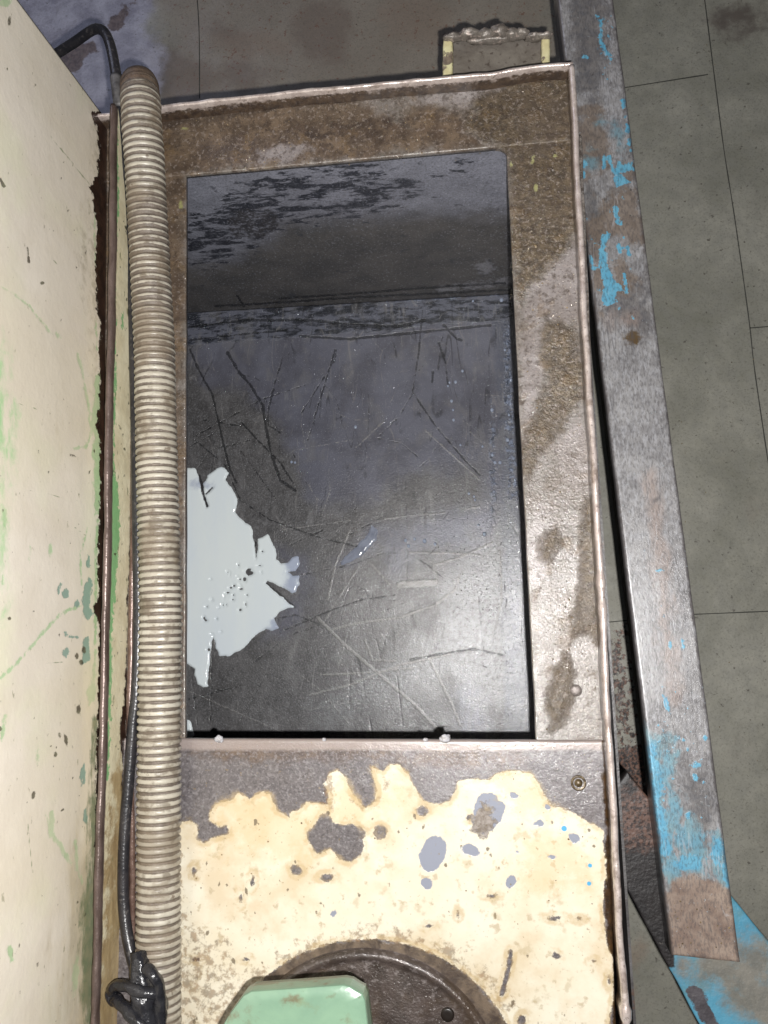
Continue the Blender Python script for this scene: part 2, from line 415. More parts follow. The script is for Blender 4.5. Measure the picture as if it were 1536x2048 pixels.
# rivet head in the right rim
def px_r(u, v, z, r): return (P(u+r, v, z)-P(u, v, z)).length
rv = P(1152, 1381, ZT)
m_rivet = mat('rivet', (C(128, 120, 116), C(96, 88, 84), 300), rough=.4, metal=.3, bump=[(700, .0003)])
rr = px_r(1152, 1381, ZT, 12)
lathe('rivet', rv, [(rr*1.05, ZT-.001), (rr, ZT+.0004), (rr*.85, ZT+.001), (rr*.4, ZT+.0013), (.0002, ZT+.0014)], m_rivet, tank, 28)

# ---- raised lips round the rim
m_lip = mat('lip_steel', (C(206, 194, 188), C(170, 156, 150), 90, .3, .7, (1, 1, 1)),
    layers=[dict(n=(60, .60, .06), col=C(120, 104, 92), gain=.6), dict(n=(300, .64, .05), col=C(90, 76, 68), gain=.6),
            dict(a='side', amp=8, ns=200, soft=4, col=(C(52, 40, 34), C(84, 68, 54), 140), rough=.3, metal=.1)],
    rough=(.2, .36, 70), metal=.3, coat=.4, coat_rough=.12, bump=[(350, .0002), (60, .0008)])
def lip(name, pts, ztop, wd, zbot, m, wob=.0006, afn=None, nside=4, step=.003, hv=.0008, seed=0, widths=None):
    path = resample(catmull([P(u, v, ztop) for u, v in pts], 12), step); V = []; A = []
    n = len(path)
    prof = []
    for j in range(nside+1): prof.append((-.5, 1-j/nside, 0))     # inner side bottom -> top (frac)
    prof = [(-.5, 'z', j/nside) for j in range(nside+1)]
    arc = [(-.46, .0), (-.36, .22), (-.18, .36), (0, .4), (.18, .36), (.36, .22), (.46, .0)]
    rows = []
    for i, p in enumerate(path):
        t = (path[min(i+1, n-1)]-path[max(i-1, 0)]); t.z = 0; t.normalize(); s = Vector((t.y, -t.x, 0))
        q = n3(p.x*25+seed, p.y*25, seed); q2 = n3(p.x*60+seed, p.y*60, 4+seed); q3 = n3(p.x*160, p.y*160, seed)
        ww = wd*(1+.14*q2+.12*q3)
        if widths: ww *= widths(px([p])[0])
        c = p+s*(wob*q); zt = ztop-wd*.4+hv*q2
        row = []
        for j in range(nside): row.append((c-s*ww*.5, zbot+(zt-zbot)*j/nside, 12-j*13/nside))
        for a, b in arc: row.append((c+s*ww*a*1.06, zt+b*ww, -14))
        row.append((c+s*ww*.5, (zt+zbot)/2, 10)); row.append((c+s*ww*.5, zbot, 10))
        rows.append(row)
    k = len(rows[0]); Vv = [(r[0].x, r[0].y, r[1]) for row in rows for r in row]; S = [r[2] for row in rows for r in row]
    Ff = [(i*k+j, i*k+j+1, (i+1)*k+j+1, (i+1)*k+j) for i in range(n-1) for j in range(k-1)]
    Ff += [tuple(range(k))[::-1], tuple((n-1)*k+j for j in range(k))]
    at = dict(side=S)
    if afn: at.update(afn(px(Vv), np.array(Vv)))
    return link(name, Vv, Ff, m, tank, at)
lip('right_lip', [(1144, 127), (1149, 200), (1155, 350), (1161, 450), (1170, 620), (1180, 790), (1188, 920), (1196, 1060), (1203, 1160), (1209, 1280), (1217, 1450), (1228, 1620), (1240, 1850), (1254, 2040), (1264, 2240)][::-1],
    ZT+.024, .0048, ZT-.002, m_lip, wob=.0008, seed=3, widths=lambda p: 1.0+(.45*(.6+.4*math.cos((p[1]-1165)/8.5)) if 1150 < p[1] < 1255 else 0)+(.6 if 2015 < p[1] < 2046 else 0))
lip('back_lip', [(150, 236), (330, 212), (450, 197), (600, 181), (700, 172), (790, 162), (850, 158), (895, 154), (940, 150), (985, 146), (1030, 137), (1080, 129), (1146, 126)][::-1],
    ZT+.021, .0040, ZT-.002, m_lip, wob=.0006, hv=.0012, seed=8)
# left splash guard: tall upright plate with beaded top
k2 = 1.25
def guard_attr(p, v):
    green = shapes(p, [('p', [(226, 930), (234, 960), (238, 1030), (240, 1060), (236, 1120), (230, 1190), (224, 1260), (218, 1260), (218, 930)]),
                       ('p', [(226, 740), (234, 750), (234, 780), (228, 790)]), ('l', [(229, 520), (228, 800), (226, 930)], 2.2), ('l', [(222, 1250), (218, 1440), (214, 1560)], 3), ('l', [(232, 250), (233, 330), (236, 400), (230, 500)], 2.5),
                       ('b', 245, 645, 2, 10), ('b', 232, 645, 3, 7)])
    dirt = shapes(p, [('p', [(225, 1550), (262, 1500), (275, 2100), (190, 2100), (196, 1900)])])
    edge = shapes(p, [('p', [(262, 480), (265, 700), (264, 900), (261, 1060), (259, 1150), (254, 1200), (256, 1260), (251, 1340), (248, 1400), (241, 1440), (240, 1480), (246, 1530), (243, 1600), (240, 1900), (245, 2100), (330, 2100), (330, 480)])])
    spk = speck(p, 90, (224, 400, 264, 1560), .8, 2.6, 5, 2.5)
    topz = (v[:, 2]-(ZT+.0345))*4000 if v is not None else 0
    return dict(green=green, dirt=dirt, edge=edge, spk=spk, topz=topz)
m_guard = mat('guard_paint', (C(212, 204, 176, k2), C(198, 188, 158, k2), 40),
    layers=[dict(a='dirt', amp=36, ns=60, soft=14, col=(C(140, 118, 84, k2), C(176, 156, 118, k2), 90, .3, .7, (1, .25, 1))),
            dict(a='green', amp=6, ns=180, soft=1.2, col=C(124, 168, 116, k2)),
            dict(a='spk', amp=2, ns=300, soft=.8, col=C(82, 80, 60, 1)),
            dict(n=(170, .66, .03, (1, .4, 1)), col=C(110, 112, 80, k2), gain=.8),
            dict(a='edge', amp=5, ns=120, soft=1.2, col=(C(40, 28, 24), C(70, 50, 40), 120), rough=.3, h=-.0004),
            dict(a='topz', amp=2, ns=200, soft=4, col=(C(118, 102, 96), C(86, 72, 66), 140, .3, .7, (1, .3, 1)), rough=.34, metal=.35)],
    rough=.4, bump=[(160, .0005), (500, .0002)])
lip('splash_guard', [(224, 206), (223, 260), (222, 400), (220, 600), (216, 760), (213, 900), (212, 1000), (210, 1150), (206, 1280), (203, 1420), (199, 1560), (194, 1720), (190, 1860), (186, 2040), (183, 2240)],
    ZT+.041, .0052, ZT-.002, m_guard, wob=.0007, afn=guard_attr, nside=14, seed=12)
# rusty bead along the foot of the guard
tube('guard_bead', resample(catmull([P(u, v, ZT+.0035) for u, v in [(264, 360), (268, 560), (269, 760), (268, 1000), (266, 1100), (263, 1250), (262, 1330), (259, 1420), (260, 1500), (264, 1650), (266, 1900), (268, 2200)]], 8), .004),
     lambda i, a: .0027*(1+.15*n3(i*.2, a, 1)), mat('rusty_bead', (C(84, 64, 56), C(120, 98, 88), 120, .3, .7), rough=.25, metal=.2, bump=[(500, .0003)]), tank, 10)

# ---- tank interior
XI0, XI1 = -.43, P(1206, 1200, ZT).x+.002
j0 = P(372, 626, ZI); j1 = P(1020, 588, ZI)
def yj(x): return j0.y+(x-j0.x)*(j1.y-j0.y)/(j1.x-j0.x)
YN = P(700, 2250, ZT).y
LAV = [('p', [(560, 1100), (612, 1120), (622, 1180), (600, 1230), (560, 1270), (530, 1275), (560, 1230), (590, 1190)]),
       ('p', [(372, 640), (1010, 605), (1015, 900), (1030, 1020), (1000, 1010), (960, 940), (900, 960), (850, 940), (760, 1000), (640, 1010), (600, 960), (560, 870), (520, 800), (470, 760), (420, 760), (372, 720)]),
       ('p', [(740, 1060), (860, 1020), (970, 1010), (990, 1040), (975, 1075), (930, 1100), (850, 1100), (800, 1150), (775, 1140), (770, 1090)]),
       ('p', [(935, 1360), (955, 1385), (962, 1480), (920, 1480), (930, 1410)]), ('p', [(745, 1050), (760, 1075), (735, 1110), (690, 1130), (682, 1125), (715, 1090), (735, 1065)])]
SC_D = [([(380, 700), (400, 745), (425, 790), (440, 860), (460, 940), (472, 965)], 2.6), ([(455, 705), (475, 740), (500, 770), (525, 810), (530, 845), (540, 900), (560, 960), (590, 980)], 3.2),
        ([(483, 845), (515, 880), (560, 925), (585, 965)], 2.2), ([(600, 830), (670, 720), (673, 700)], 1.4), ([(615, 880), (640, 800), (670, 700)], 1.4), ([(565, 715), (548, 770), (535, 830), (536, 850), (560, 865)], 1.8),
        ([(375, 880), (440, 845), (520, 800), (610, 770)], 1.3), ([(408, 840), (482, 852)], 1.7), ([(375, 895), (430, 865)], 1.2), ([(845, 620), (838, 700), (825, 785), (800, 830), (760, 870)], 1.4),
        ([(826, 785), (870, 850), (930, 920), (960, 950)], 1.8), ([(877, 685), (890, 720), (896, 770)], 2.0), ([(866, 745), (864, 765)], 2.6), ([(888, 650), (910, 675), (922, 680)], 3), ([(390, 880), (450, 930), (480, 1000), (540, 1040), (640, 1075), (716, 1093)], 1.6),
        ([(370, 1220), (450, 1215)], 1), ([(570, 1260), (650, 1225), (720, 1200), (790, 1190)], 1.5), ([(640, 1250), (590, 1230), (540, 1240)], 1.5), ([(380, 1330), (395, 1450)], 1), ([(500, 1330), (580, 1270), (640, 1250)], 1.3),
        ([(530, 1165), (560, 1190), (590, 1215)], 2.4), ([(510, 1080), (514, 1115)], 2), ([(425, 1275), (420, 1440)], 1.3), ([(372, 1400), (480, 1372)], 1.2), ([(530, 1350), (480, 1440)], 1.2), ([(398, 950), (415, 1015)], 2.4),
        ([(580, 1090), (650, 1058)], 1.4), ([(600, 1150), (700, 1130), (770, 1105)], 1.2), ([(820, 1320), (900, 1305), (950, 1298), (1005, 1310)], 2.0), ([(480, 900), (560, 1010)], 1), ([(380, 960), (420, 900), (500, 880)], 1),
        ([(372, 655), (500, 640), (620, 640), (760, 655)], 3), ([(690, 650), (800, 652), (850, 640)], 3.2), ([(380, 680), (520, 665), (575, 660)], 2), ([(600, 672), (700, 678), (860, 662), (980, 650)], 3)]
SC_L = [([(635, 1235), (690, 1290), (760, 1350), (830, 1410), (882, 1466)], 3.2), ([(665, 1258), (720, 1245), (800, 1235), (870, 1210), (910, 1180), (920, 1150)], 2.5), ([(815, 1105), (900, 1106), (960, 1110)], 2), ([(870, 1130), (920, 1115), (985, 1085)], 2.4),
        ([(700, 1245), (676, 1335)], 1.2), ([(620, 1390), (700, 1370), (800, 1330), (900, 1308)], 2.5), ([(640, 1350), (740, 1345), (830, 1335)], 2), ([(655, 1200), (670, 1130), (700, 1060)], 2), ([(720, 1130), (680, 1190), (650, 1240)], 1.8),
        ([(800, 1170), (870, 1165)], 7), ([(745, 1130), (780, 1170)], 2), ([(560, 920), (590, 900), (700, 880)], 1), ([(770, 1037), (830, 1030), (890, 1025)], 1.6), ([(925, 1019), (960, 1013)], 2), ([(712, 895), (770, 840)], 1.8), ([(700, 1040), (560, 1060)], 1),
        ([(730, 1280), (745, 1320), (790, 1322)], 2), ([(860, 1320), (900, 1400), (920, 1450)], 3), ([(620, 1420), (720, 1400)], 1.2), ([(600, 1460), (680, 1400), (760, 1370)], 1), ([(890, 1250), (880, 1300)], 1), ([(1000, 1100), (1003, 1200), (990, 1260)], 2), ([(700, 1450), (640, 1380), (600, 1350)], 1),
        ([(372, 1380), (600, 1480)], 1.2), ([(850, 860), (960, 960)], 1.6), ([(520, 830), (480, 900)], 1), ([(660, 980), (640, 1040)], 1)]
def inner_attr(p, v):
    lav = shapes(p, LAV)
    sd = shapes(p, [('l', l, w_) for l, w_ in SC_D]); sl = shapes(p, [('l', l, w_) for l, w_ in SC_L])
    g = random.Random(3); L1 = []; L2 = []
    for k in range(70):
        x, y = g.uniform(372, 1040), g.uniform(640, 1470); a = g.uniform(0, math.pi); L = g.uniform(15, 110); b = g.uniform(-.5, .5)
        ln = [(x, y), (x+L*.5*math.cos(a), y+L*.5*math.sin(a)), (x+L*.5*math.cos(a)+L*.5*math.cos(a+b), y+L*.5*math.sin(a)+L*.5*math.sin(a+b))]
        (L1 if g.random() < .5 else L2).append(('l', ln, g.uniform(.1, .8)))
    sd = np.maximum(sd, shapes(p, L1)); sl = np.maximum(sl, shapes(p, L2))
    sd = sd-.35; sl = sl-.5
    seam = shapes(p, [('p', [(360, 626), (1030, 586), (1030, 640), (372, 690)])])
    right = shapes(p, [('p', [(990, 620), (1025, 600), (1050, 1000), (1075, 1500), (1010, 1500), (1000, 1000)])])
    weld = shapes(p, [('l', [(600, 604), (700, 598), (780, 600), (900, 592), (1020, 585)], 4), ('p', [(1005, 640), (1018, 650), (1030, 900), (1040, 1000), (1015, 1000), (1010, 800)]), ('b', 985, 930, 6, 90, 0)])
    sp = shapes(p, [('b', 960, 1250, 75, 160, 0), ('l', [(1018, 1000), (1040, 1250), (1045, 1480)], 16), ('l', [(650, 1440), (780, 1350), (900, 1320)], 30)])  # zones where the flash sparkles, lightened in the bottom's colour
    return dict(lav=lav, sd=sd, sl=sl, seam=seam, right=right, weld=weld, sp=sp)
kI = 1.6
m_inner = mat('tank_bottom', (C(80, 79, 80, kI), C(62, 61, 62, kI), 22, .3, .7),
    layers=[dict(n=(90, .56, .08), col=C(48, 47, 47, kI), gain=.45), dict(n=(520, .53, .08), col=C(42, 41, 42, kI), gain=.4), dict(n=(480, .58, .06), col=C(112, 112, 114, kI), gain=.35),
            dict(a='lav', amp=34, ns=16, soft=26, col=(C(84, 85, 95, kI), C(70, 70, 78, kI), 20), rough=.26),
            dict(a='right', amp=10, ns=90, soft=8, col=C(70, 74, 86, kI), gain=.6, st=(1, .2, 1)),
            dict(a='seam', amp=12, ns=70, st=(.35, 1, 1), soft=5, col=(C(78, 80, 90, kI), C(32, 34, 40, kI), 160, .42, .58, (.35, 1, 1)), rough=.26, h=.0003),
            dict(n=(40, .60, .08, (1, .6, 1)), col=C(96, 95, 96, kI), gain=.4),
            dict(r=(16, .010, (1, .22, 1), .5), col=C(112, 110, 110, kI), gain=.45, cut=(30, .54, .06), h=.0001),
            dict(r=(22, .010, (1, .16, 1), 1.9), col=C(104, 102, 102, kI), gain=.45, cut=(26, .55, .06), h=.0001),
            dict(r=(18, .012, (1, .2, 1), 2.7), col=C(28, 28, 30, kI), gain=.6, cut=(24, .54, .06), h=-.0002),
            dict(r=(34, .014, (1, .3, 1), 1.2), col=C(30, 30, 32, kI), gain=.5, cut=(28, .56, .06)),
            dict(r=(60, .03, (1, .14, 1), -.4), col=C(106, 106, 108, kI), gain=.35, cut=(22, .56, .05)),
            dict(a='sp', amp=30, ns=45, soft=20, col=C(92, 93, 95, kI), rough=.26, cut=(200, .46, .10), gain=.7),
            dict(a='weld', amp=6, ns=110, st=(1, .4, 1), soft=4, col=(C(104, 112, 130, kI), C(50, 54, 64, kI), 300, .4, .6), rough=.2, h=.0005, cut=(150, .50, .08)),
            dict(a='sl', amp=2.2, ns=260, soft=1.2, col=C(112, 110, 108, kI), rough=.24, gain=.6, h=.0002),
            dict(a='sd', amp=2.4, ns=120, soft=1.0, col=C(20, 21, 23, kI), rough=.25, h=-.0003, gain=.72),
            dict(n=(650, .64, .03), col=C(136, 142, 150, kI), gain=.35)],
    rough=(.28, .40, 24), metal=.05, spec=.6, coat=.42, coat_rough=.06, nstr=.9, bump=[(560, .00036, None, 4), (200, .00012), (14, .0008)])
cI = [(XI0, yj(XI0), ZI), (XI1, yj(XI1), ZI), (XI1, YN, ZI), (XI0, YN, ZI)]
slab('tank_bottom', [cI[0], cI[1], cI[2], cI[3]], .003, m_inner, tank, res=.00135, bev=0, afn=inner_attr)
def back_attr(p, v):
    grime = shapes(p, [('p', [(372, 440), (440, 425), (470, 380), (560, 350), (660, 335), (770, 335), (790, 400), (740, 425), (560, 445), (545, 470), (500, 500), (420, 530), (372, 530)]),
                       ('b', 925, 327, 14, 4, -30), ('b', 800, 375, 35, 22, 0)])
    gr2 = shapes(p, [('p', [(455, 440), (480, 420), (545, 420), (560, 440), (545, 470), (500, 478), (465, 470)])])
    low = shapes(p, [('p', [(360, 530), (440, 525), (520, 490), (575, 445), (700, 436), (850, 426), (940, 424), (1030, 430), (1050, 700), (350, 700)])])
    weld = shapes(p, [('b', 970, 535, 18, 12, 0), ('l', [(880, 580), (960, 570), (1020, 560)], 6)])
    lines = shapes(p, [('l', [(560, 597), (700, 588), (860, 575), (1010, 566)], 2), ('l', [(430, 612), (520, 608), (720, 594), (1020, 580)], 2), ('l', [(474, 592), (488, 612)], 2)])
    return dict(grime=grime, low=low, weld=weld, lines=lines, gr2=gr2)
m_back = mat('tank_back_wall', (C(86, 87, 95, 2.6), C(72, 73, 80, 2.6), 45, .3, .7),
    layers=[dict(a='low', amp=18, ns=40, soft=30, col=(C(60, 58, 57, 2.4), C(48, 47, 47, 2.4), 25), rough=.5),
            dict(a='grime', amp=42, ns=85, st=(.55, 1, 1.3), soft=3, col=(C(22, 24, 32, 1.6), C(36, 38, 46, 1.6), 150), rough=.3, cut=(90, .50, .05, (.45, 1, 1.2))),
            dict(a='gr2', amp=14, ns=90, soft=5, col=C(38, 36, 38, 1.6), gain=.9, cut=(200, .45, .08)),
            dict(a='weld', amp=14, ns=120, soft=6, col=C(100, 100, 106, 2), gain=.7, rough=.3, h=.0006),
            dict(a='lines', amp=2.5, ns=150, soft=1.5, col=C(16, 16, 18, 2), h=-.0005),
            dict(n=(480, .55, .08), col=C(40, 39, 40, 2.0), gain=.4), dict(n=(420, .62, .05), col=C(122, 124, 134, 2.2), gain=.4), dict(n=(60, .66, .03), col=C(36, 38, 44, 2), gain=.6)],
    rough=(.32, .5, 50), spec=.5, bump=[(420, .0004), (70, .0007)])
z1 = ZT-.003
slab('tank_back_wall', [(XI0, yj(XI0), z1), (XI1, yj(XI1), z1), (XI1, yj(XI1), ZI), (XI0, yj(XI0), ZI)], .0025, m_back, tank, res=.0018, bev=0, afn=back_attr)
m_wall = mat('tank_wall', (C(70, 68, 68, 1.6), C(50, 48, 48, 1.6), 30), layers=[dict(n=(120, .6, .05), col=C(80, 60, 48, 1.2), gain=.6)], rough=.4, bump=[(300, .0004)])
def sheet(name, a, b, z0, z1_, th, m):
    a = Vector((a[0], a[1], 0)); b = Vector((b[0], b[1], 0)); n = (b-a).normalized(); n = Vector((-n.y, n.x, 0))*th
    V = [(q.x, q.y, z) for z in (z0, z1_) for q in (a, b, b+n, a+n)]
    Fx = [(3, 2, 1, 0), (4, 5, 6, 7), (0, 1, 5, 4), (1, 2, 6, 5), (2, 3, 7, 6), (3, 0, 4, 7)]
    return link(name, V, Fx, m, tank, smooth=False)
sheet('tank_side_wall', (XI1+.0005, YN, 0), (XI1+.0005, yj(XI1)+.002, 0), .01, z1-.002, -.002, m_wall)
sheet('tank_side_wall', (XI0-.0005, YN, 0), (XI0-.0005, yj(XI0)+.002, 0), .01, z1-.002, .002, m_wall)
sheet('tank_front_wall', (XI0, YN-.001, 0), (XI1, YN-.001, 0), .01, z1-.002, -.002, m_wall)
# outer back skin from floor level to the lip
sheet('tank_outer_back', (XI0, P(200, 243, ZT).y+.006, 0), (XI1-.002, P(1146, 143, ZT).y+.0045, 0), .012, ZT-.004, -.002, m_wall)
for fx, fy in ((XI1-.03, .42), (XI1-.03, YN+.04), (XI0+.03, .42), (XI0+.03, YN+.04)):
    lathe('foot', (fx, fy, 0), [(.018, 0), (.018, .012)], m_wall, tank, 20)
# hidden rim under the machine closing the tank's left side
sheet('tank_cover_strip', (XI0, YN, 0), (XI0, .45, 0), ZT-.004, ZT-.001, -(P(205, 1000, ZT).x-XI0), m_wall)

# ---- cream cover plate in front of the opening
kP = .76
CREAM = [(330, 1648), (362, 1645), (379, 1640), (395, 1650), (394, 1677), (407, 1687), (429, 1675), (458, 1668), (455, 1650), (438, 1653), (419, 1642), (419, 1627), (431, 1606), (461, 1600), (477, 1586), (493, 1592), (499, 1600), (510, 1589), (526, 1583), (540, 1587), (545, 1603), (555, 1621), (578, 1633), (581, 1624), (599, 1618), (614, 1605), (631, 1605), (655, 1609), (656, 1592), (647, 1568), (658, 1548), (674, 1538), (693, 1557), (699, 1577), (716, 1598), (731, 1617), (751, 1600), (754, 1577), (743, 1545), (744, 1532), (766, 1542), (781, 1526), (800, 1530), (816, 1547), (831, 1576), (847, 1601), (869, 1609), (897, 1604), (909, 1585), (916, 1563), (937, 1557), (975, 1560), (994, 1547), (1019, 1541), (1044, 1543), (1062, 1547), (1078, 1566), (1091, 1594), (1100, 1610), (1125, 1616), (1153, 1629), (1184, 1647), (1206, 1660), (1209, 1710), (1212, 1754), (1208, 1772), (1205, 1820), (1208, 1836), (1213, 1886), (1225, 1916), (1228, 1986), (1218, 2048), (1218, 2260), (300, 2260)]
HOLE = [('p', [(655, 1624), (668, 1645), (690, 1650), (707, 1647), (734, 1662), (726, 1677), (726, 1703), (702, 1725), (678, 1718), (661, 1697), (634, 1709), (614, 1677), (614, 1665), (631, 1647), (640, 1630)]),
        ('b', 592, 1740, 12, 10, 20), ('b', 654, 1754, 13, 8, 0), ('b', 760, 1664, 14, 14, 0), ('b', 845, 1622, 12, 11, 0), ('b', 506, 1761, 4, 9, 0), ('b', 482, 1792, 3, 8, 0), ('b', 388, 1741, 5, 8, 0),
        ('b', 984, 1792, 8, 4, 0), ('b', 1113, 1787, 1, 1), ('b', 1107, 1836, 16, 5, 0), ('b', 1113, 1912, 8, 6, 30), ('l', [(1022, 1903), (1018, 1935), (1003, 1990)], 5), ('b', 1160, 1838, 6, 3), ('b', 1188, 1921, 5, 3), ('b', 1043, 2040, 8, 12, 30),
        ('b', 916, 1829, 3, 5), ('b', 858, 1852, 6, 3), ('b', 1218, 1960, 4, 8), ('b', 936, 1634, 4, 5), ('b', 390, 1918, 8, 4), ('b', 492, 1919, 6, 4)]
GRAY = [('p', [(962, 1588), (985, 1585), (1000, 1600), (1012, 1612), (1000, 1640), (985, 1660), (970, 1668), (948, 1664), (942, 1640), (950, 1610)]),
        ('b', 866, 1707, 25, 37, 18), ('b', 853, 1768, 12, 11, 0), ('b', 940, 1700, 19, 12, 25), ('b', 1022, 1762, 9, 14, 20), ('b', 1148, 1676, 12, 10, 30), ('b', 1080, 1646, 12, 6, -20), ('b', 1103, 1714, 9, 5), ('b', 1037, 1705, 8, 4, 30), ('b', 1028, 1590, 8, 6), ('b', 1094, 1614, 7, 7), ('b', 667, 1828, 6, 8)]
CR = (735., 2192.)
def plate_attr(p, v):
    cream = sd_poly(p, CREAM); ho = shapes(p, HOLE); cream = np.minimum(cream, -ho)
    r = np.hypot(p[:, 0]-CR[0], (p[:, 1]-CR[1])); ring = 314-r
    cream = np.minimum(cream, -ring)
    gray = shapes(p, GRAY); core = shapes(p, [('b', 968, 1640, 22, 30, 15)])
    spk = speck(p, 130, (365, 1620, 1205, 2048), .7, 3.5, 9, 2.2)
    rust = shapes(p, [('p', [(360, 1700), (375, 1840), (450, 1880), (480, 1950), (440, 2060), (360, 2060)]), ('l', [(435, 2048), (500, 1960), (600, 1900), (740, 1868), (900, 1905), (1010, 2000), (1045, 2060)], 14),
                       ('l', [(735, 1540), (775, 1560), (755, 1600), (700, 1600)], 6), ('l', [(655, 1560), (660, 1610)], 8)])
    blue = shapes(p, [('b', 1128, 1657, 5.5), ('b', 1180, 1731, 4), ('b', 1178, 1767, 4.5)])
    rim = 1500-p[:, 1]  # highlight along the folded edge, painted as a lighter band
    side = shapes(p, [('p', [(1204, 1480), (1230, 1480), (1265, 2200), (1222, 2200), (1228, 1990), (1215, 1900), (1208, 1800), (1212, 1700)])])
    brn = shapes(p, [('b', 520, 1500, 170, 20, 0), ('b', 900, 1515, 120, 24, 0), ('b', 700, 1500, 160, 22, 0)])
    warm = shapes(p, [('b', 560, 1650, 150, 60, 0), ('b', 700, 1600, 80, 50, 0), ('b', 1050, 1600, 60, 50), ('b', 1110, 1730, 70, 60)])
    warm = np.minimum(warm, cream*4); rust = np.minimum(rust, cream*4+6)
    halo = np.minimum(cream+1, 9-cream)
    return dict(halo=halo, cream=cream, gray=gray, core=core, spk=spk, rust=rust, blue=blue, rim=rim, side=side, brn=brn, ring=ring, warm=warm)
m_plate = mat('cover_plate', (C(118, 112, 112, kP), C(96, 90, 92, kP), 60, .3, .7),
    layers=[dict(a='brn', amp=26, ns=40, soft=14, col=(C(112, 92, 76, kP), C(84, 68, 62, kP), 90), gain=.85),
            dict(n=(420, .56, .07), col=C(160, 154, 156, kP), gain=.45), dict(n=(380, .58, .06), col=C(64, 58, 60, kP), gain=.5),
            dict(a='rim', amp=3, ns=50, soft=5, col=C(168, 154, 148, kP), gain=.8, rough=.3),
            dict(a='side', amp=8, ns=90, soft=3, col=(C(78, 56, 34, kP), C(52, 40, 30, kP), 120), rough=.2),
            dict(a='ring', amp=12, ns=90, soft=4, col=(C(120, 104, 88, kP), C(74, 62, 54, kP), 90, .35, .65), rough=.4, h=.0006),
            dict(a='cream', amp=5, ns=190, soft=.9, col=(C(232, 221, 196, kP), C(240, 233, 214, kP), 22, .3, .7), rough=.34, h=.0005, metal=0, flat=.35),
            dict(n=(22, .58, .12), **{'in': 'cream'}, insoft=3, col=C(214, 192, 156, kP), gain=.65),
            dict(n=(110, .64, .05), **{'in': 'cream'}, insoft=2, col=C(186, 168, 136, kP), gain=.65),
            dict(a='warm', amp=60, ns=60, soft=30, col=C(214, 186, 132, kP), gain=.38),
            dict(a='rust', amp=26, ns=110, soft=5, col=(C(138, 98, 52, kP), C(84, 62, 40, kP), 140), rough=.4, gain=.6, cut=(160, .52, .08)),
            dict(a='halo', amp=5, ns=140, soft=3, col=C(196, 168, 118, kP), gain=.55, cut=(60, .48, .1)),
            dict(a='gray', amp=5, ns=110, soft=1.2, col=C(160, 164, 178, .70), rough=.25, h=-.0002),
            dict(a='core', amp=16, ns=160, soft=3, col=(C(112, 102, 92), C(150, 142, 136), 250), h=.0006),
            dict(a='spk', amp=2.4, ns=300, soft=.7, col=C(96, 84, 66), gain=.85),
            dict(n=(340, .68, .03), col=C(150, 128, 92, kP), gain=.6), dict(n=(70, .64, .05), col=C(180, 160, 120, kP), gain=.4, **{'in': 'cream'}, insoft=2),
            dict(a='blue', amp=1, ns=200, soft=1, col=C(74, 160, 205, .9))],
    rough=(.26, .40, 60), metal=.05, coat=.4, coat_rough=.07, nstr=.6, bump=[(640, .00038, None, 4), (260, .00018), (90, .0003), (25, .0012)])
zp = ZT+.0035
slab('cover_plate', [P(150, 1476, zp), P(1212, 1481, zp), P(1240, 2250, zp), P(140, 2250, zp)], .003, m_plate, tank, res=.0012, bev=.002, afn=plate_attr, wob=.0004)
# countersunk screw
sc = P(1157, 1566, zp); rs = px_r(1157, 1566, zp, 15)
m_scr = mat('screw_steel', (C(92, 78, 54), C(60, 50, 36), 300), rough=.25, metal=.3, bump=[(600, .0004)])
lathe('screw', sc, [(rs*1.1, zp-.0005), (rs, zp+.0005), (rs*.85, zp+.0006), (rs*.62, zp-.0003), (rs*.5, zp+.0002), (rs*.28, zp+.0014), (rs*.1, zp+.0016)], m_scr, tank, 32)
m_flake = mat('flake', (C(190, 190, 196), C(150, 146, 146), 300), rough=.4, bump=[(500, .0005)])
for (u, v, r) in ((438, 1478, 9), (890, 1477, 11), (851, 1480, 5), (648, 1479, 4)):
    c = P(u, v, zp+.0006); s = r*.0004
    lump('weld_spatter', c, (s, s*.8, s*.6), m_flake, tank, seed=u)

# ---- pocket bracket behind the far lip
zb = ZT-.035
m_brk = mat('bracket_steel', (C(116, 110, 102, 1.15), C(94, 87, 80, 1.15), 50, .3, .7), layers=[dict(n=(170, .62, .05), col=C(62, 52, 46, 1.1), gain=.7)], rough=.5, bump=[(300, .0005), (60, .001)])
m_brkp = mat('bracket_paint', (C(206, 200, 158, 1.15), C(190, 180, 138, 1.15), 60), layers=[dict(n=(90, .56, .03), col=(C(100, 88, 78, 1.1), C(140, 126, 108, 1.1), 150), h=-.0004)], rough=.45, bump=[(200, .0006)])
def bx4(name, pxs, z, th, m, parent, **k): return slab(name, [P(u, v, z) for u, v in pxs], th, m, parent, **k)
brk = bx4('wall_bracket', [(900, 80), (1096, 78), (1098, 190), (898, 200)], zb-.014, .003, m_brk, tank, res=.003, bev=.001)
tag(brk, 'pocket bracket behind the far lip with crusty upper edge')
bx4('bracket_side', [(886, 76), (906, 76), (904, 190), (884, 190)], zb, .017, m_brkp, brk, res=.002, bev=.002, wob=.0012, wf=90)
bx4('bracket_side', [(1083, 76), (1101, 76), (1102, 180), (1084, 180)], zb, .017, m_brkp, brk, res=.002, bev=.002, wob=.0012, wf=90)
m_crust = mat('crust', (C(126, 119, 112, 1.1), C(96, 89, 83, 1.1), 80, .3, .7), layers=[dict(n=(260, .6, .05), col=C(170, 155, 146, 1.2), gain=.6)], rough=.38, metal=.2, bump=[(350, .0006)])
V = []; Fc = []; off = 0
import bmesh
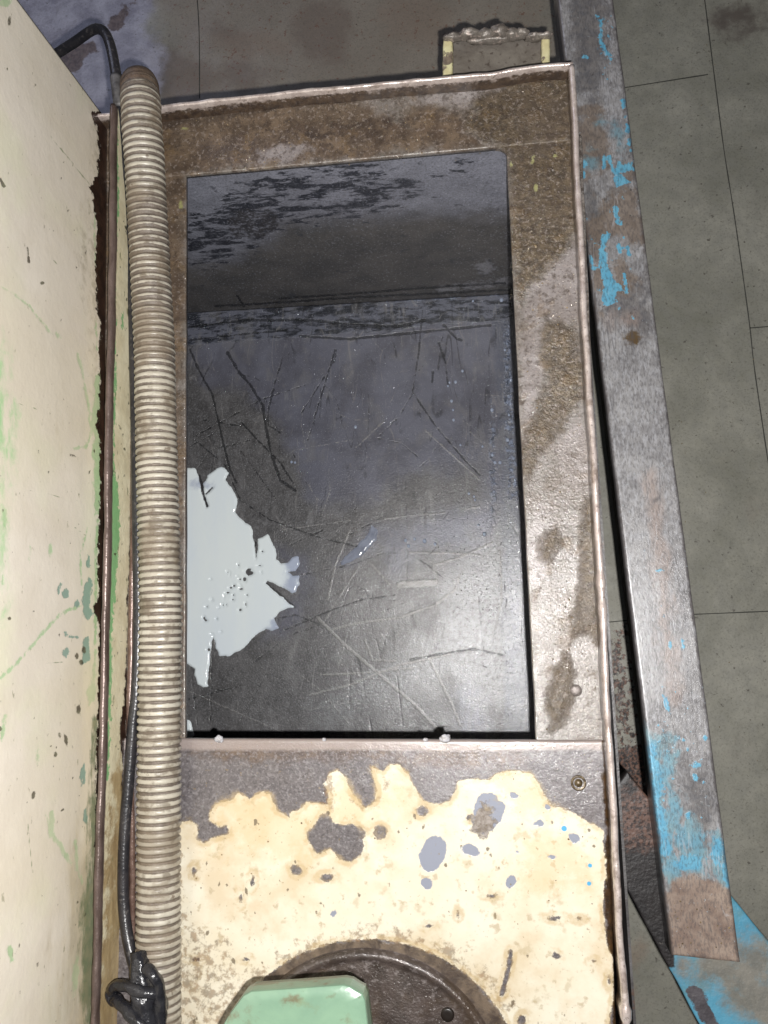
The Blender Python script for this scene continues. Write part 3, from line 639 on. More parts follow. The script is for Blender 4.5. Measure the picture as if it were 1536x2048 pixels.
def blobs(name, lst, m, parent, seed=1):
    V = []; Fc = []
    for i, (u, v, ru, rv_, z, rz) in enumerate(lst):
        bm = bmesh.new(); bmesh.ops.create_icosphere(bm, subdivisions=3, radius=1); c = P(u, v, z); off = len(V)
        for q in bm.verts:
            k = 1+.3*n3(q.co.x*1.8+i*3+seed, q.co.y*1.8, q.co.z*1.8)+.1*n3(q.co.x*6+i, q.co.y*6, q.co.z*6)
            V.append((c.x+q.co.x*ru*.00043*k, c.y+q.co.y*rv_*.00043*k, c.z+q.co.z*rz*k))
        Fc += [tuple(off+x.index for x in f.verts) for f in bm.faces]; bm.free()
    return link(name, V, Fc, m, parent)
blobs('bracket_crust', [(905, 76, 22, 9, zb, .006), (938, 69, 24, 11, zb, .007), (972, 70, 20, 12, zb, .007), (998, 63, 20, 15, zb+.002, .008), (1025, 70, 20, 11, zb, .007), (1045, 68, 17, 10, zb, .007), (1070, 74, 22, 8, zb, .006), (1090, 72, 16, 7, zb+.001, .005), (985, 80, 60, 7, zb-.002, .005)], m_crust, brk)

# ================================================================== PUMP on the cover plate
cx = P(CR[0], CR[1], zp)
rd = (P(CR[0]+277, CR[1], zp)-cx).length
pump = thing('coolant_pump', 'round steel pump flange with pale green terminal box on cream plate', 'pump', (cx.x, cx.y, zp))
m_disc = mat('pump_disc', (C(88, 78, 74), C(60, 52, 48), 60, .3, .7),
    layers=[dict(n=(180, .60, .05), col=C(120, 112, 110), gain=.7), dict(n=(300, .66, .03), col=C(36, 28, 24), gain=.7), dict(n=(12, .56, .05), col=C(72, 58, 44), gain=.6)],
    rough=(.22, .42, 50), metal=.15, coat=.5, coat_rough=.07, bump=[(560, .00050, None, 3), (80, .0006)])
lathe('mounting_flange', cx, [(rd*1.015, zp), (rd*1.01, zp+.004), (rd, zp+.0065), (rd*.975, zp+.0075), (rd*.95, zp+.006), (rd*.93, zp+.0045), (rd*.92, zp+.0045), (rd*.7, zp+.0052), (rd*.45, zp+.0055), (rd*.2, zp+.0055)], m_disc, pump, 128, wob=.006)
hb = P(895, 2030, zp+.006); lathe('bolt', hb, [(.0052, zp+.004), (.005, zp+.0062), (.0038, zp+.0066), (.002, zp+.0066)], mat('pump_bolt', C(30, 24, 20), rough=.35), pump, 20)
hc = P(600, 2230, zp+.006); lathe('motor_body', hc, [(.052, zp+.005), (.052, zp+.09), (.046, zp+.103), (.01, zp+.104)], mat('motor_black', C(24, 24, 24), rough=.5, bump=[(200, .0004)]), pump, 48)
# terminal box
zb0, zb1 = ZT+.108, ZT+.124
m_green = mat('green_enamel', (C(140, 172, 145, .72), C(124, 156, 134, .72), 18, .3, .7),
    layers=[dict(n=(30, .66, .05), col=C(112, 110, 78), gain=.55), dict(n=(160, .70, .03), col=C(90, 90, 66), gain=.5), dict(a='smudge', amp=14, ns=90, soft=7, col=C(98, 76, 54), gain=.75)],
    rough=.32, bump=[(60, .0005), (300, .0001)])
outb = [(436, 2070), (470, 2010), (498, 1972), (514, 1963), (600, 1957), (694, 1950), (708, 1953), (722, 1962), (733, 1968), (738, 1980), (752, 2100), (750, 2260), (420, 2260)]
top_ = [Vector(P(u, v, zb0)) for u, v in outb]; cc = sum(top_, Vector())/len(top_)
rings = []
for sh, z in ((1.0, zb0), (1.0, zb0+.005), (.995, zb1-.004), (.992, zb1-.0015), (.985, zb1-.0004), (.975, zb1), (.7, zb1), (.3, zb1)):
    rings.append([(cc.x+(q.x-cc.x)*sh, cc.y+(q.y-cc.y)*sh, z) for q in top_])
# refine outline
def dens(r, n=8):
    out = []
    for i in range(len(r)):
        a = Vector(r[i-1]); b = Vector(r[i]); c = Vector(r[(i+1) % len(r)]); d = Vector(r[(i+2) % len(r)])
        for k in range(n):
            t = k/n; out.append(tuple(b.lerp(c, t)))
    return out
rings = [dens(r) for r in rings]; kx = len(rings[0]); V = [p for r in rings for p in r]
Fc = [(i*kx+j, i*kx+(j+1) % kx, (i+1)*kx+(j+1) % kx, (i+1)*kx+j) for i in range(len(rings)-1) for j in range(kx)]
Fc += [tuple(range(kx))[::-1], tuple((len(rings)-1)*kx+j for j in range(kx))]
a_, b_, c_ = [Vector(V[i]) for i in Fc[0][:3]]
if ((b_-a_).cross(c_-a_)).dot(a_-Vector((cc.x, cc.y, a_.z))) < 0: Fc = [f[::-1] for f in Fc]
pp_ = px(V)
tb = link('terminal_box', V, Fc, m_green, pump, dict(smudge=shapes(pp_, [('b', 590, 2000, 20, 8, -10), ('b', 560, 2020, 30, 6, -20), ('l', [(650, 1962), (655, 1990)], 1.5), ('l', [(455, 2045), (480, 2010)], 2), ('b', 700, 2040, 6, 3), ('l', [(505, 1966), (690, 1953)], .8)])))
# ================================================================== MACHINE CABINET
w0 = P(214, 241, ZT+.002); w1 = P(198, 1960, ZT+.002)
wd = (w1-w0).normalized(); wend = w0+wd*1.15
mach = thing('machine_cabinet', 'tall cream painted machine cabinet with green scuffs rising beside the tank', 'machine', (w0.x-.25, (w0.y+wend.y)/2, 0))
HW = .50
EDGE = [(184, 225), (195, 258), (199, 305), (196, 347), (181, 375), (188, 396), (186, 400), (195, 449), (190, 524), (193, 573), (195, 623), (203, 660), (198, 697), (199, 746), (200, 796), (195, 843), (190, 853), (199, 865), (200, 900), (200, 980), (197, 1061), (195, 1142), (199, 1190), (186, 1216), (190, 1224), (199, 1249), (197, 1330), (196, 1437), (193, 1500), (192, 1700), (190, 2200), (330, 2200), (330, 200)]
def wall_attr(p, v):
    edge = sd_poly(p, EDGE)
    green = shapes(p, [('p', [(190, 752), (200, 745), (201, 900), (203, 980), (198, 1030), (190, 1030), (187, 960), (189, 925), (182, 905), (190, 870), (181, 850), (188, 800)]),
        ('l', [(192, 420), (188, 470), (192, 540)], 1), ('l', [(192, 640), (194, 700)], 1), ('l', [(196, 1040), (192, 1100), (192, 1160), (190, 1300), (188, 1400)], 2.5), ('p', [(172, 1385), (185, 1360), (190, 1400), (180, 1410)]),
        ('l', [(156, 710), (170, 770), (180, 830), (182, 870), (172, 893), (150, 897)], 2), ('l', [(0, 573), (30, 588), (60, 615), (103, 668)], 1.6), ('l', [(163, 1170), (161, 1110), (175, 1055)], .9),
        ('l', [(0, 1358), (30, 1330), (70, 1285), (105, 1245), (125, 1225), (160, 1212)], 2.6), ('b', 115, 670, 7, 4, 30), ('b', 10, 5, 12, 10), ('l', [(200, 330), (200, 420)], 2), ('l', [(103, 1625), (103, 1670), (120, 1690), (140, 1725)], 4.5), ('l', [(92, 1625), (102, 1675)], 2.5),
        ('b', 151, 1950, 6, 34, 4), ('b', 20, 1903, 6, 16, -15), ('l', [(150, 1680), (155, 1740), (165, 1770)], 2), ('l', [(10, 1020), (9, 1060)], 3), ('l', [(6, 1150), (5, 1170)], 2), ('l', [(10, 1430), (3, 1480)], 3), ('b', 75, 1510, 3, 10), ('b', 60, 1118, 1.5, 10), ('b', 100, 1100, 3, 10)])
    haze_g = shapes(p, [('b', 4, 835, 26, 60, 0), ('b', 2, 740, 12, 40), ('b', 14, 900, 10, 50), ('b', 6, 1080, 6, 60)])
    teal = shapes(p, [('p', [(178, 1155), (186, 1160), (182, 1190), (178, 1212), (186, 1228), (176, 1240), (168, 1232), (164, 1200), (168, 1175)]), ('b', 131, 1187, 7, 9), ('b', 118, 1180, 3, 10, 20), ('p', [(168, 1275), (178, 1272), (180, 1320), (165, 1330), (165, 1300)]), ('b', 176, 1125, 4, 12),
        ('l', [(128, 1262), (135, 1272), (155, 1275)], 2.5), ('b', 166, 1550, 5, 20, 0), ('b', 171, 1632, 4, 14), ('b', 132, 1305, 7, 9, 30), ('b', 154, 1208, 5, 7)])
    dkg = shapes(p, [('p', [(186, 1440), (192, 1440), (192, 2100), (172, 2100), (165, 1990), (160, 1850), (176, 1750), (180, 1600)])])
    dirt = shapes(p, [('p', [(192, 1620), (170, 1680), (140, 1760), (138, 1850), (130, 2100), (200, 2100)])])
    chip = U(shapes(p, [('b', 19, 43, 3, 9), ('l', [(1, 358), (8, 372)], 3), ('b', 157, 1419, 4.5, 9), ('b', 132, 1480, 4, 12, -12), ('b', 119, 1469, 3, 6), ('b', 111, 1509, 4, 5), ('b', 67, 1590, 4, 8, 20), ('b', 154, 1312, 4, 6), ('b', 168, 1300, 4, 7), ('b', 163, 1325, 4, 6), ('b', 19, 1237, 4, 4), ('b', 0, 1458, 4, 6),
        ('l', [(140, 909), (157, 917)], 1.6), ('l', [(55, 495), (59, 525)], 1.6), ('b', 57, 521, 2, 7), ('b', 85, 566, 4, 3), ('b', 153, 535, 2, 2.5), ('b', 126, 1620, 4, 3), ('b', 163, 515, 1, 1)]), speck(p, 150, (0, 0, 195, 2048), .4, 2.0, 21, 2.6))
    scr = shapes(p, [('l', [(95, 265), (180, 370)], .8), ('l', [(60, 980), (158, 1003)], .8), ('l', [(20, 802), (80, 820)], .8), ('l', [(150, 1055), (172, 1072)], 1), ('l', [(55, 1645), (65, 1745)], 1), ('l', [(90, 1325), (125, 1325)], 1), ('l', [(103, 515), (115, 530)], 1)])
    smk = shapes(p, [('b', 168, 515, 6, 40), ('b', 195, 300, 8, 80), ('b', 190, 560, 8, 120)])
    return dict(haze_g=haze_g, edge=edge, green=green, teal=teal, dkg=dkg, dirt=dirt, chip=chip, scr=scr, smk=smk)
kW = 1.22
m_wallp = mat('cream_enamel', (C(214, 206, 193, kW), C(205, 196, 182, kW), 12, .3, .7),
    layers=[dict(n=(9, .6, .1), col=C(206, 206, 176, kW), gain=.5),
            dict(a='dirt', amp=70, ns=40, soft=40, col=(C(150, 138, 112, kW), C(180, 166, 138, kW), 60), gain=.8, st=(1, .3, 1)),
            dict(a='smk', amp=20, ns=120, soft=14, col=C(160, 152, 134, kW), gain=.7, cut=(120, .48, .1)),
            dict(a='green', amp=5, ns=130, soft=2.0, col=(C(136, 174, 124, kW), C(156, 186, 142, kW), 60), gain=.75, cut=(140, .33, .05), h=-.0001),
            dict(n=(6, .55, .1, (1, 1, .4)), col=C(200, 190, 168, kW), gain=.5),
            dict(a='haze_g', amp=16, ns=70, soft=14, col=C(142, 188, 130, kW), gain=.8, cut=(90, .47, .12, (1, .4, 1))),
            dict(a='teal', amp=4, ns=220, soft=1, col=C(134, 156, 144, kW), h=-.0002),
            dict(a='dkg', amp=16, ns=110, soft=7, col=(C(92, 108, 80, kW), C(120, 122, 94, kW), 90), gain=.85, st=(1, .4, 1)),
            dict(a='scr', amp=1.2, ns=150, soft=.8, col=C(120, 130, 96, kW), gain=.8),
            dict(a='chip', amp=2.0, ns=260, soft=.8, col=(C(76, 66, 56), C(112, 112, 88), 90), gain=.9, h=-.0002),
            dict(n=(170, .685, .02, (1, .5, 1)), col=C(130, 128, 102, kW), gain=.6),
            dict(a='edge', amp=7, ns=130, soft=1.0, col=(C(62, 44, 36), C(40, 28, 24), 80), rough=.35, h=-.0005)],
    rough=.42, bump=[(30, .0006), (300, .00015)])
slab('side_panel', [(w0.x, w0.y, ZT+HW), (wend.x, wend.y, ZT+HW), (wend.x, wend.y, ZT+.001), (w0.x, w0.y, ZT+.001)], .002, m_wallp, mach, res=.0019, bev=.0, afn=wall_attr)
m_body = mat('cabinet_plain', (C(214, 205, 188, 1.2), C(200, 190, 172, 1.2), 8), layers=[dict(n=(120, .68, .02), col=C(100, 110, 80), gain=.7)], rough=.45, bump=[(60, .0004)])
def box(name, x0, x1, y0, y1, z0, z1_, m, parent):
    V = [(x, y, z) for z in (z0, z1_) for x, y in ((x0, y0), (x1, y0), (x1, y1), (x0, y1))]
    return link(name, V, [(3, 2, 1, 0), (4, 5, 6, 7), (0, 1, 5, 4), (1, 2, 6, 5), (2, 3, 7, 6), (3, 0, 4, 7)], m, parent, smooth=False)
n_w = Vector((wd.y, -wd.x, 0)); n_w = n_w if n_w.x < 0 else -n_w
q0 = w0+n_w*.0025; q1 = wend+n_w*.0025; q2 = q1+n_w*.5; q3 = q0+n_w*.5
V = [(q.x, q.y, z) for z in (ZT+.001, ZT+HW) for q in (q0, q1, q2, q3)]
link('cabinet_body', V, [(0, 1, 2, 3), (7, 6, 5, 4), (4, 5, 1, 0), (5, 6, 2, 1), (6, 7, 3, 2), (7, 4, 0, 3)], m_body, mach, smooth=False)
box('cabinet_base', XI0-.38, XI0-.02, wend.y+.02, w0.y-.16, 0.002, ZT, m_body, mach)

# ================================================================== HOSE
Rh = .0176
hp = []
for u, v, z in [(316, 2300, .0195), (317, 2048, .0195), (317, 1800, .0192), (318, 1600, .019), (319, 1400, .019), (321, 1200, .019), (316, 1000, .019), (312, 850, .019), (309, 700, .0195), (304, 600, .0205), (299, 500, .023), (293, 400, .028), (289, 320, .033), (284, 250, .037), (281, 200, .037), (279, 172, .032)]:
    hp.append(P(u, v, ZT+z))
e = hp[-1]
for dz, k_ in ((.012, 0), (.04, 0), (.10, 0), (.2, 0), (.30, 0), (.40, 0)):
    z_ = e.z-dz; sc_ = (HC-z_)/(HC-e.z)+.0*k_; hp.append(Vector((e.x*sc_, e.y*sc_-.004, z_)))
PITCH = .00585; NS = 10
path = resample(catmull(hp, 24), PITCH/NS)
pxh = px([tuple(p) for p in path])
dir_ = np.array([n3(p[1]*.004, 0, 2.2) for p in pxh])
def rib(i):
    ph = (i % NS)/NS; return .5-.5*math.cos(2*math.pi*ph)
def rad(i, a):
    yy = pxh[i, 1]; k = rib(i)
    wdt = .55 if yy > 760 else .8      # lower ribs look broader
    s = min(1, max(0, (k-.18)/.5)) if yy > 760 else k
    base = Rh-(.0014 if yy > 760 else .0012)*(1-s)
    if yy < 205: base = Rh-.0010+.0010*s*max(0, (yy-150)/60)
    return base+.0004*n3(i*.05, math.cos(a)*1.5, math.sin(a)*1.5)+.0003*n3((i//NS)*2.3, math.cos(a), 3)
def hattr(i, a):
    yy = pxh[i, 1]; k = rib(i)
    d = n3(i*.02, math.cos(a)*1.3, math.sin(a)*1.3)+.8*n3((i//NS)*1.7, math.cos(a)*.8, 7)
    th = .70 if yy < 740 else .40
    if yy < 640 and yy > 400: th = .82
    if 205 < yy < 400: th = .56
    cover = 1.0
    dv = (k-th)*10 - (6 if yy < 165 else (2.5 if yy < 200 else 0)) + d*2.0
    if yy < 740: # grime sits on the top of the hose in the far half
        dv -= 0
    return dict(rib=dv, top=185-yy+14*d)
m_hose = mat('hose_plastic', (C(124, 113, 103, .9), C(98, 88, 79, .9), 160, .3, .7),
    layers=[dict(a='rib', amp=2.6, ns=110, soft=1.1, col=(C(205, 199, 184, .82), C(178, 170, 154, .82), 30, .3, .7), rough=.36, flat=.3),
            dict(n=(26, .56, .07), col=C(122, 108, 90, .9), gain=.55), dict(n=(60, .60, .05), col=C(104, 92, 78, .9), gain=.6), dict(a='top', amp=10, ns=60, soft=8, col=(C(112, 94, 78), C(86, 70, 58), 150), gain=.9),
            dict(n=(90, .66, .03), col=C(104, 90, 76), gain=.75), dict(n=(420, .70, .03), col=C(90, 76, 62), gain=.7)],
    rough=.5, bump=[(900, .0004), (200, .0004)])
hose = tube('corrugated_hose', path, rad, m_hose, None, seg=36, attrf=hattr)
tag(hose, 'dirty cream corrugated plastic hose running the length of the tank and over its far lip', 'hose')

# ================================================================== CABLE
cab = thing('black_cable', 'black rubber cable squeezed between cream splash guard and corrugated hose', 'cable', tuple(P(245, 1700, ZT)))
cp = [P(u, v, ZT+z) for u, v, z in [(-80, 230, -.12), (40, 155, -.06), (100, 116, -.03), (150, 84, -.008), (180, 63, .006), (196, 58, .014), (210, 66, .022), (221, 92, .028), (229, 130, .031), (236, 180, .032), (240, 222, .029), (243, 300, .022), (249, 400, .014), (257, 500, .008), (264, 600, .006), (268, 700, .0055), (272, 850, .0055), (274, 1000, .0055), (276, 1120, .0055), (277, 1250, .0055), (273, 1380, .0055), (266, 1450, .0055), (259, 1540, .0055), (251, 1640, .0065), (247, 1720, .008), (247, 1800, .009), (253, 1860, .011), (263, 1910, .014), (276, 1960, .020), (292, 2060, .026), (300, 2250, .03)]]
m_cab = mat('black_rubber', (C(34, 34, 38), C(50, 48, 50), 60), layers=[dict(n=(240, .62, .04), col=C(92, 88, 86), gain=.5)], rough=.28, bump=[(500, .00025), (90, .0005)])
cpath = resample(catmull(cp, 14), .003)
tube('sheath', cpath, lambda i, a: .0047*(1+.03*n3(i*.1, a, 0)), m_cab, cab, 18)
m_slv = mat('grey_sleeve', (C(96, 94, 94), C(60, 58, 58), 120), rough=.5, bump=[(400, .0004)])
sub = [q for q in cpath if 150 < px([tuple(q)])[0][1] < 216 and q.z > ZT]
tube('sleeve', sub, lambda i, a: .0056*(1+.1*n3(i*.3, a*1.3, 4)), m_slv, cab, 18)
m_tape = mat('glossy_tape', (C(30, 30, 34), C(44, 44, 48), 60), rough=.22, bump=[(160, .0012), (500, .0002)])
tp = resample(catmull([P(276, 1905, ZT+.036), P(280, 1940, ZT+.040), P(284, 1975, ZT+.041), P(290, 2020, ZT+.041), P(298, 2100, ZT+.041), P(305, 2250, ZT+.04)], 10), .0015)
tube('tape_wrap', tp, lambda i, a: (.0058+.0045*min(1, i/22))*(1+.22*n3(i*.12, math.cos(a)*1.4, math.sin(a)*1.4)), m_tape, cab, 26)
for pts, r in (([(222, 1985, .030), (232, 1972, .038), (255, 1972, .046), (285, 1985, .050), (318, 1990, .044), (326, 2020, .030)], .0042), ([(232, 1998, .034), (248, 2015, .044), (272, 2040, .050), (296, 2070, .050)], .0046), ([(292, 1935, .044), (306, 1950, .048), (318, 1975, .046), (322, 2040, .042), (324, 2100, .036)], .0045), ([(226, 1978, .026), (222, 1990, .030), (228, 2001, .032), (238, 1996, .036)], .0042)):
    tt = resample(catmull([P(u, v, ZT+z) for u, v, z in pts], 10), .0012)
    tube('tape_strand', tt, lambda i, a, r=r: r*(1+.25*n3(i*.15, a, r*1000)), m_tape, cab, 16)

# ================================================================== STEEL FRAME (rail + cross member)
frm = thing('steel_frame', 'worn blue painted steel frame with long rail beside the tank', 'steel frame', tuple(P(1350, 1500, 0)))
zr = .35; kB = 1.12
BL = [('p', [(1203, 466), (1221, 470), (1213, 484), (1206, 502), (1216, 505), (1213, 526), (1221, 541), (1229, 562), (1250, 583), (1234, 582), (1229, 604), (1216, 616), (1208, 609), (1203, 593), (1208, 573), (1202, 547), (1203, 526), (1195, 536)]),
      ('l', [(1180, 512), (1187, 537)], 3.5), ('l', [(1230, 415), (1236, 445)], 4.5), ('l', [(1249, 550), (1254, 585)], 3.5), ('l', [(1238, 490), (1240, 505)], 3), ('l', [(1255, 494), (1258, 510)], 3),
      ('p', [(1238, 312), (1244, 332), (1267, 322), (1269, 341), (1240, 346), (1262, 366), (1232, 374), (1228, 352)]), ('b', 1168, 330, 7, 8), ('b', 1166, 348, 4, 8), ('b', 1256, 258, 5, 12), ('b', 1250, 234, 4, 5), ('b', 1259, 284, 4, 8), ('b', 1246, 203, 7, 6, 30), ('b', 1246, 213, 3, 6),
      ('b', 1202, 83, 4, 6), ('l', [(1205, 88), (1214, 108)], 3.5), ('b', 1169, 114, 5, 4), ('l', [(1218, 315), (1226, 340)], 3.5), ('b', 1208, 325, 3, 12), ('b', 1262, 300, 4, 4), ('l', [(1201, 40), (1203, 70)], 2),
      ('b', 1334, 1410, 5, 18, -20), ('b', 1340, 1290, 3, 6), ('b', 1322, 1142, 8, 2), ('b', 1366, 1290, 3, 10)]
def rail_attr(p, v):
    blue = shapes(p, BL)
    soft = shapes(p, [('p', [(1285, 1455), (1320, 1475), (1345, 1480), (1352, 1540), (1380, 1610), (1405, 1655), (1440, 1672), (1455, 1700), (1474, 1800), (1440, 1778), (1400, 1752), (1350, 1752), (1328, 1790), (1300, 1600)])])
    blue2 = shapes(p, [('b', 1438, 1700, 16, 24, 0), ('l', [(1302, 1500), (1314, 1600), (1332, 1700)], 9), ('b', 1380, 1725, 28, 14), ('l', [(1450, 1700), (1462, 1780)], 9)])
    tblue = shapes(p, [('b', 1236, 275, 12, 26, -20), ('b', 1200, 245, 10, 10), ('b', 1180, 320, 18, 20)])
    brown = shapes(p, [('p', [(1225, 385), (1278, 370), (1290, 440), (1292, 480), (1262, 500), (1240, 480), (1160, 470), (1165, 440), (1200, 430)]), ('b', 1245, 555, 18, 34, -10), ('b', 1255, 348, 10, 12), ('b', 1195, 560, 10, 40), ('b', 1175, 290, 40, 70, 0)])
    rub = shapes(p, [('l', [(1305, 950), (1312, 1050), (1320, 1110), (1335, 1300), (1345, 1400)], 14), ('b', 1220, 645, 5, 9, 20), ('b', 1260, 640, 14, 12)])
    dust = shapes(p, [('p', [(1330, 1800), (1345, 1765), (1400, 1742), (1440, 1765), (1480, 1800), (1500, 1960), (1335, 1960)])])
    d2 = shapes(p, [('b', 1265, 676, 15, 13)])
    dark = shapes(p, [('p', [(1110, -60), (1205, -60), (1215, 120), (1190, 240), (1150, 100)]), ('b', 1190, 395, 30, 30), ('b', 1260, 130, 12, 90, -5), ('p', [(1165, 470), (1200, 470), (1195, 540), (1175, 530)]), ('b', 1262, 580, 40, 70, 0), ('b', 1390, 1600, 28, 90, -8)])
    edge = shapes(p, [('l', [(1116, 0), (1344, 1917)], 4), ('l', [(1228, 0), (1346, 900), (1482, 1929)], 5)])
    blue = U(blue, speck(p, 60, (1150, 380, 1270, 640), .6, 2.8, 31), speck(p, 45, (1190, 30, 1225, 160), .5, 2.2, 32), speck(p, 50, (1300, 1440, 1420, 1640), .8, 5, 33), speck(p, 22, (1280, 1080, 1400, 1440), .5, 2.2, 34))
    return dict(blue=blue, soft=soft, blue2=blue2, tblue=tblue, brown=brown, rub=rub, dust=dust, dark=dark, edge=edge, d2=d2)
BC = (C(84, 146, 174, kB), C(100, 158, 182, kB), 60)
m_rail = mat('worn_rail', (C(138, 136, 136, kB), C(110, 108, 109, kB), 45, .3, .7),
    layers=[dict(n=(260, .54, .10, (1.3, .45, 1)), col=C(160, 160, 164, kB), gain=.5),
            dict(a='dark', amp=60, ns=28, soft=20, col=(C(78, 77, 80, kB), C(102, 98, 96, kB), 120), gain=.8),
            dict(a='brown', amp=26, ns=45, soft=9, col=(C(120, 108, 98, kB), C(100, 88, 78, kB), 90), rough=.42, gain=.85),
            dict(a='rub', amp=24, ns=60, soft=16, col=C(140, 122, 112, kB), gain=.55, st=(1, .4, 1)),
            dict(a='tblue', amp=16, ns=70, soft=10, col=C(98, 130, 142, kB), gain=.75, cut=(90, .48, .1)),
            dict(a='soft', amp=34, ns=45, soft=12, col=(C(98, 142, 160, kB), C(116, 142, 148, kB), 60), gain=.95, cut=(85, .44, .07, (1.2, .5, 1))),
            dict(a='blue2', amp=16, ns=80, soft=4, col=BC), dict(a='blue', amp=5, ns=170, soft=1, col=BC, rough=.35, h=.0002),
            dict(a='dust', amp=16, ns=60, soft=9, col=(C(142, 126, 114, kB), C(112, 94, 84, kB), 70, .3, .7), rough=.75),
            dict(a='d2', amp=10, ns=160, soft=5, col=C(82, 66, 44, kB)),
            dict(a='edge', amp=6, ns=90, soft=3, col=C(70, 62, 60, kB), gain=.6),
            dict(n=(480, .55, .08, (1.3, .5, 1)), col=C(66, 64, 66, kB), gain=.45), dict(r=(30, .012, (1.6, .10, 1), .12), col=C(70, 68, 70, kB), gain=.5, cut=(20, .52, .08)), dict(r=(44, .012, (1.4, .12, 1), .2), col=C(176, 176, 180, kB), gain=.4, cut=(26, .55, .06)), dict(n=(330, .68, .03), col=C(160, 170, 176, kB), gain=.45), dict(n=(120, .68, .03), col=C(60, 56, 54, kB), gain=.7)],
    rough=(.30, .42, 50), metal=.1, coat=.25, coat_rough=.12, nstr=.4, bump=[(760, .00030, (1.6, .6, 1), 4), (160, .00006), (30, .0005)])
def rl(v): return 1116+(v)*.1189
def rr_(v): return 1227.5+(v)*.1322
slab('rail', [P(rl(-800), -800, zr), P(rr_(-800), -800, zr), P(rr_(1922), 1926, zr), P(rl(1922), 1912, zr)], .026, m_rail, frm, res=.0016, bev=.0022, afn=rail_attr, wob=.0004)
def cross_attr(p, v):
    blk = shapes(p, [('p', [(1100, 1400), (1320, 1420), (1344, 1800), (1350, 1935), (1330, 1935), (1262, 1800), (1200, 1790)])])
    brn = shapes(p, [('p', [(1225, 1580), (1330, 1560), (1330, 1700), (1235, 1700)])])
    dst = shapes(p, [('p', [(1345, 1900), (1480, 1900), (1500, 1860), (1560, 1900), (1570, 2100), (1500, 2050), (1420, 1960), (1350, 1940)])])
    edge = shapes(p, [('l', [(1385, 1985), (1400, 2010), (1440, 2080)], 13), ('p', [(1462, 1785), (1475, 1800), (1560, 1895), (1560, 1850)])])
    return dict(blk=blk, brn=brn, dst=dst, edge=edge)
m_cross = mat('cross_member', (C(66, 130, 156, 1.1), C(84, 144, 168, 1.1), 30, .3, .7),
    layers=[dict(n=(40, .56, .08), col=C(84, 118, 122, 1.25), gain=.6), dict(a='dst', amp=50, ns=24, soft=26, col=(C(122, 116, 106, 1.1), C(104, 100, 92, 1.1), 60), gain=.95),
            dict(a='edge', amp=12, ns=70, soft=2, col=(C(66, 62, 66), C(84, 80, 84), 90)),
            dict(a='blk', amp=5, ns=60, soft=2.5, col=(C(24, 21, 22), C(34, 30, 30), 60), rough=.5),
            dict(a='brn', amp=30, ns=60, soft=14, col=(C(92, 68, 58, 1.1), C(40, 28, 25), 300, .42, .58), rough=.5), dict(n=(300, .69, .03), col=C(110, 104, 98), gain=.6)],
    rough=.5, bump=[(350, .0004), (60, .001)])
zc = .318
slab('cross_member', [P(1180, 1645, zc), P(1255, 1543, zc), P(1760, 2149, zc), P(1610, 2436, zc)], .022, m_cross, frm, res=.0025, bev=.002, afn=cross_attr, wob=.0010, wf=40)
m_leg = mat('leg_paint', (C(74, 150, 186), C(92, 160, 190), 30), layers=[dict(n=(70, .55, .05), col=C(90, 88, 92))], rough=.4, bump=[(200, .0005)])
def leg(a, z1_): 
    x, y = a; V = [(x+dx*.02, y+dy*.02, z) for z in (0, z1_) for dx, dy in ((-1, -1), (1, -1), (1, 1), (-1, 1))]
    return link('leg', V, [(3, 2, 1, 0), (4, 5, 6, 7), (0, 1, 5, 4), (1, 2, 6, 5), (2, 3, 7, 6), (3, 0, 4, 7)], m_leg, frm, smooth=False)
q = P((rl(-770)+rr_(-770))/2, -770, zr); leg((q.x, q.y), zr-.0262)
q = P(1670, 2260, zc); leg((q.x, q.y), zc-.0222)

# ================================================================== MILKY COOLANT PUDDLE
PUD = [(300, 900), (340, 930), (372, 938), (378, 936), (386, 934), (392, 938), (394, 948), (400, 960), (404, 968), (412, 962), (416, 952), (424, 944), (434, 937), (444, 934), (453, 938), (457, 946), (451, 960), (458, 970), (469, 984), (475, 998), (474, 1012), (470, 1024), (478, 1034), (490, 1045), (503, 1052), (507, 1080), (512, 1118), (516, 1096), (516, 1078), (524, 1074), (535, 1069), (541, 1080), (552, 1100), (553, 1118), (562, 1127), (576, 1126), (584, 1114), (596, 1112), (600, 1128), (590, 1142), (576, 1144), (584, 1151), (598, 1152), (599, 1168), (592, 1184), (584, 1186), (566, 1176), (545, 1165), (535, 1162), (531, 1167), (540, 1175), (562, 1193), (588, 1214), (574, 1216), (560, 1224), (548, 1236), (553, 1247), (558, 1256), (545, 1262), (532, 1258), (524, 1262), (510, 1272), (500, 1282), (488, 1296), (474, 1305), (458, 1312), (440, 1312), (432, 1296), (427, 1272), (423, 1292), (420, 1312), (415, 1372), (406, 1375), (395, 1369), (390, 1350), (388, 1338), (378, 1330), (370, 1326), (340, 1330), (300, 1330)]
PUD2 = [(330, 1425), (372, 1436), (380, 1440), (385, 1455), (389, 1470), (370, 1490), (330, 1490)]
c0 = P(420, 1180, ZI)
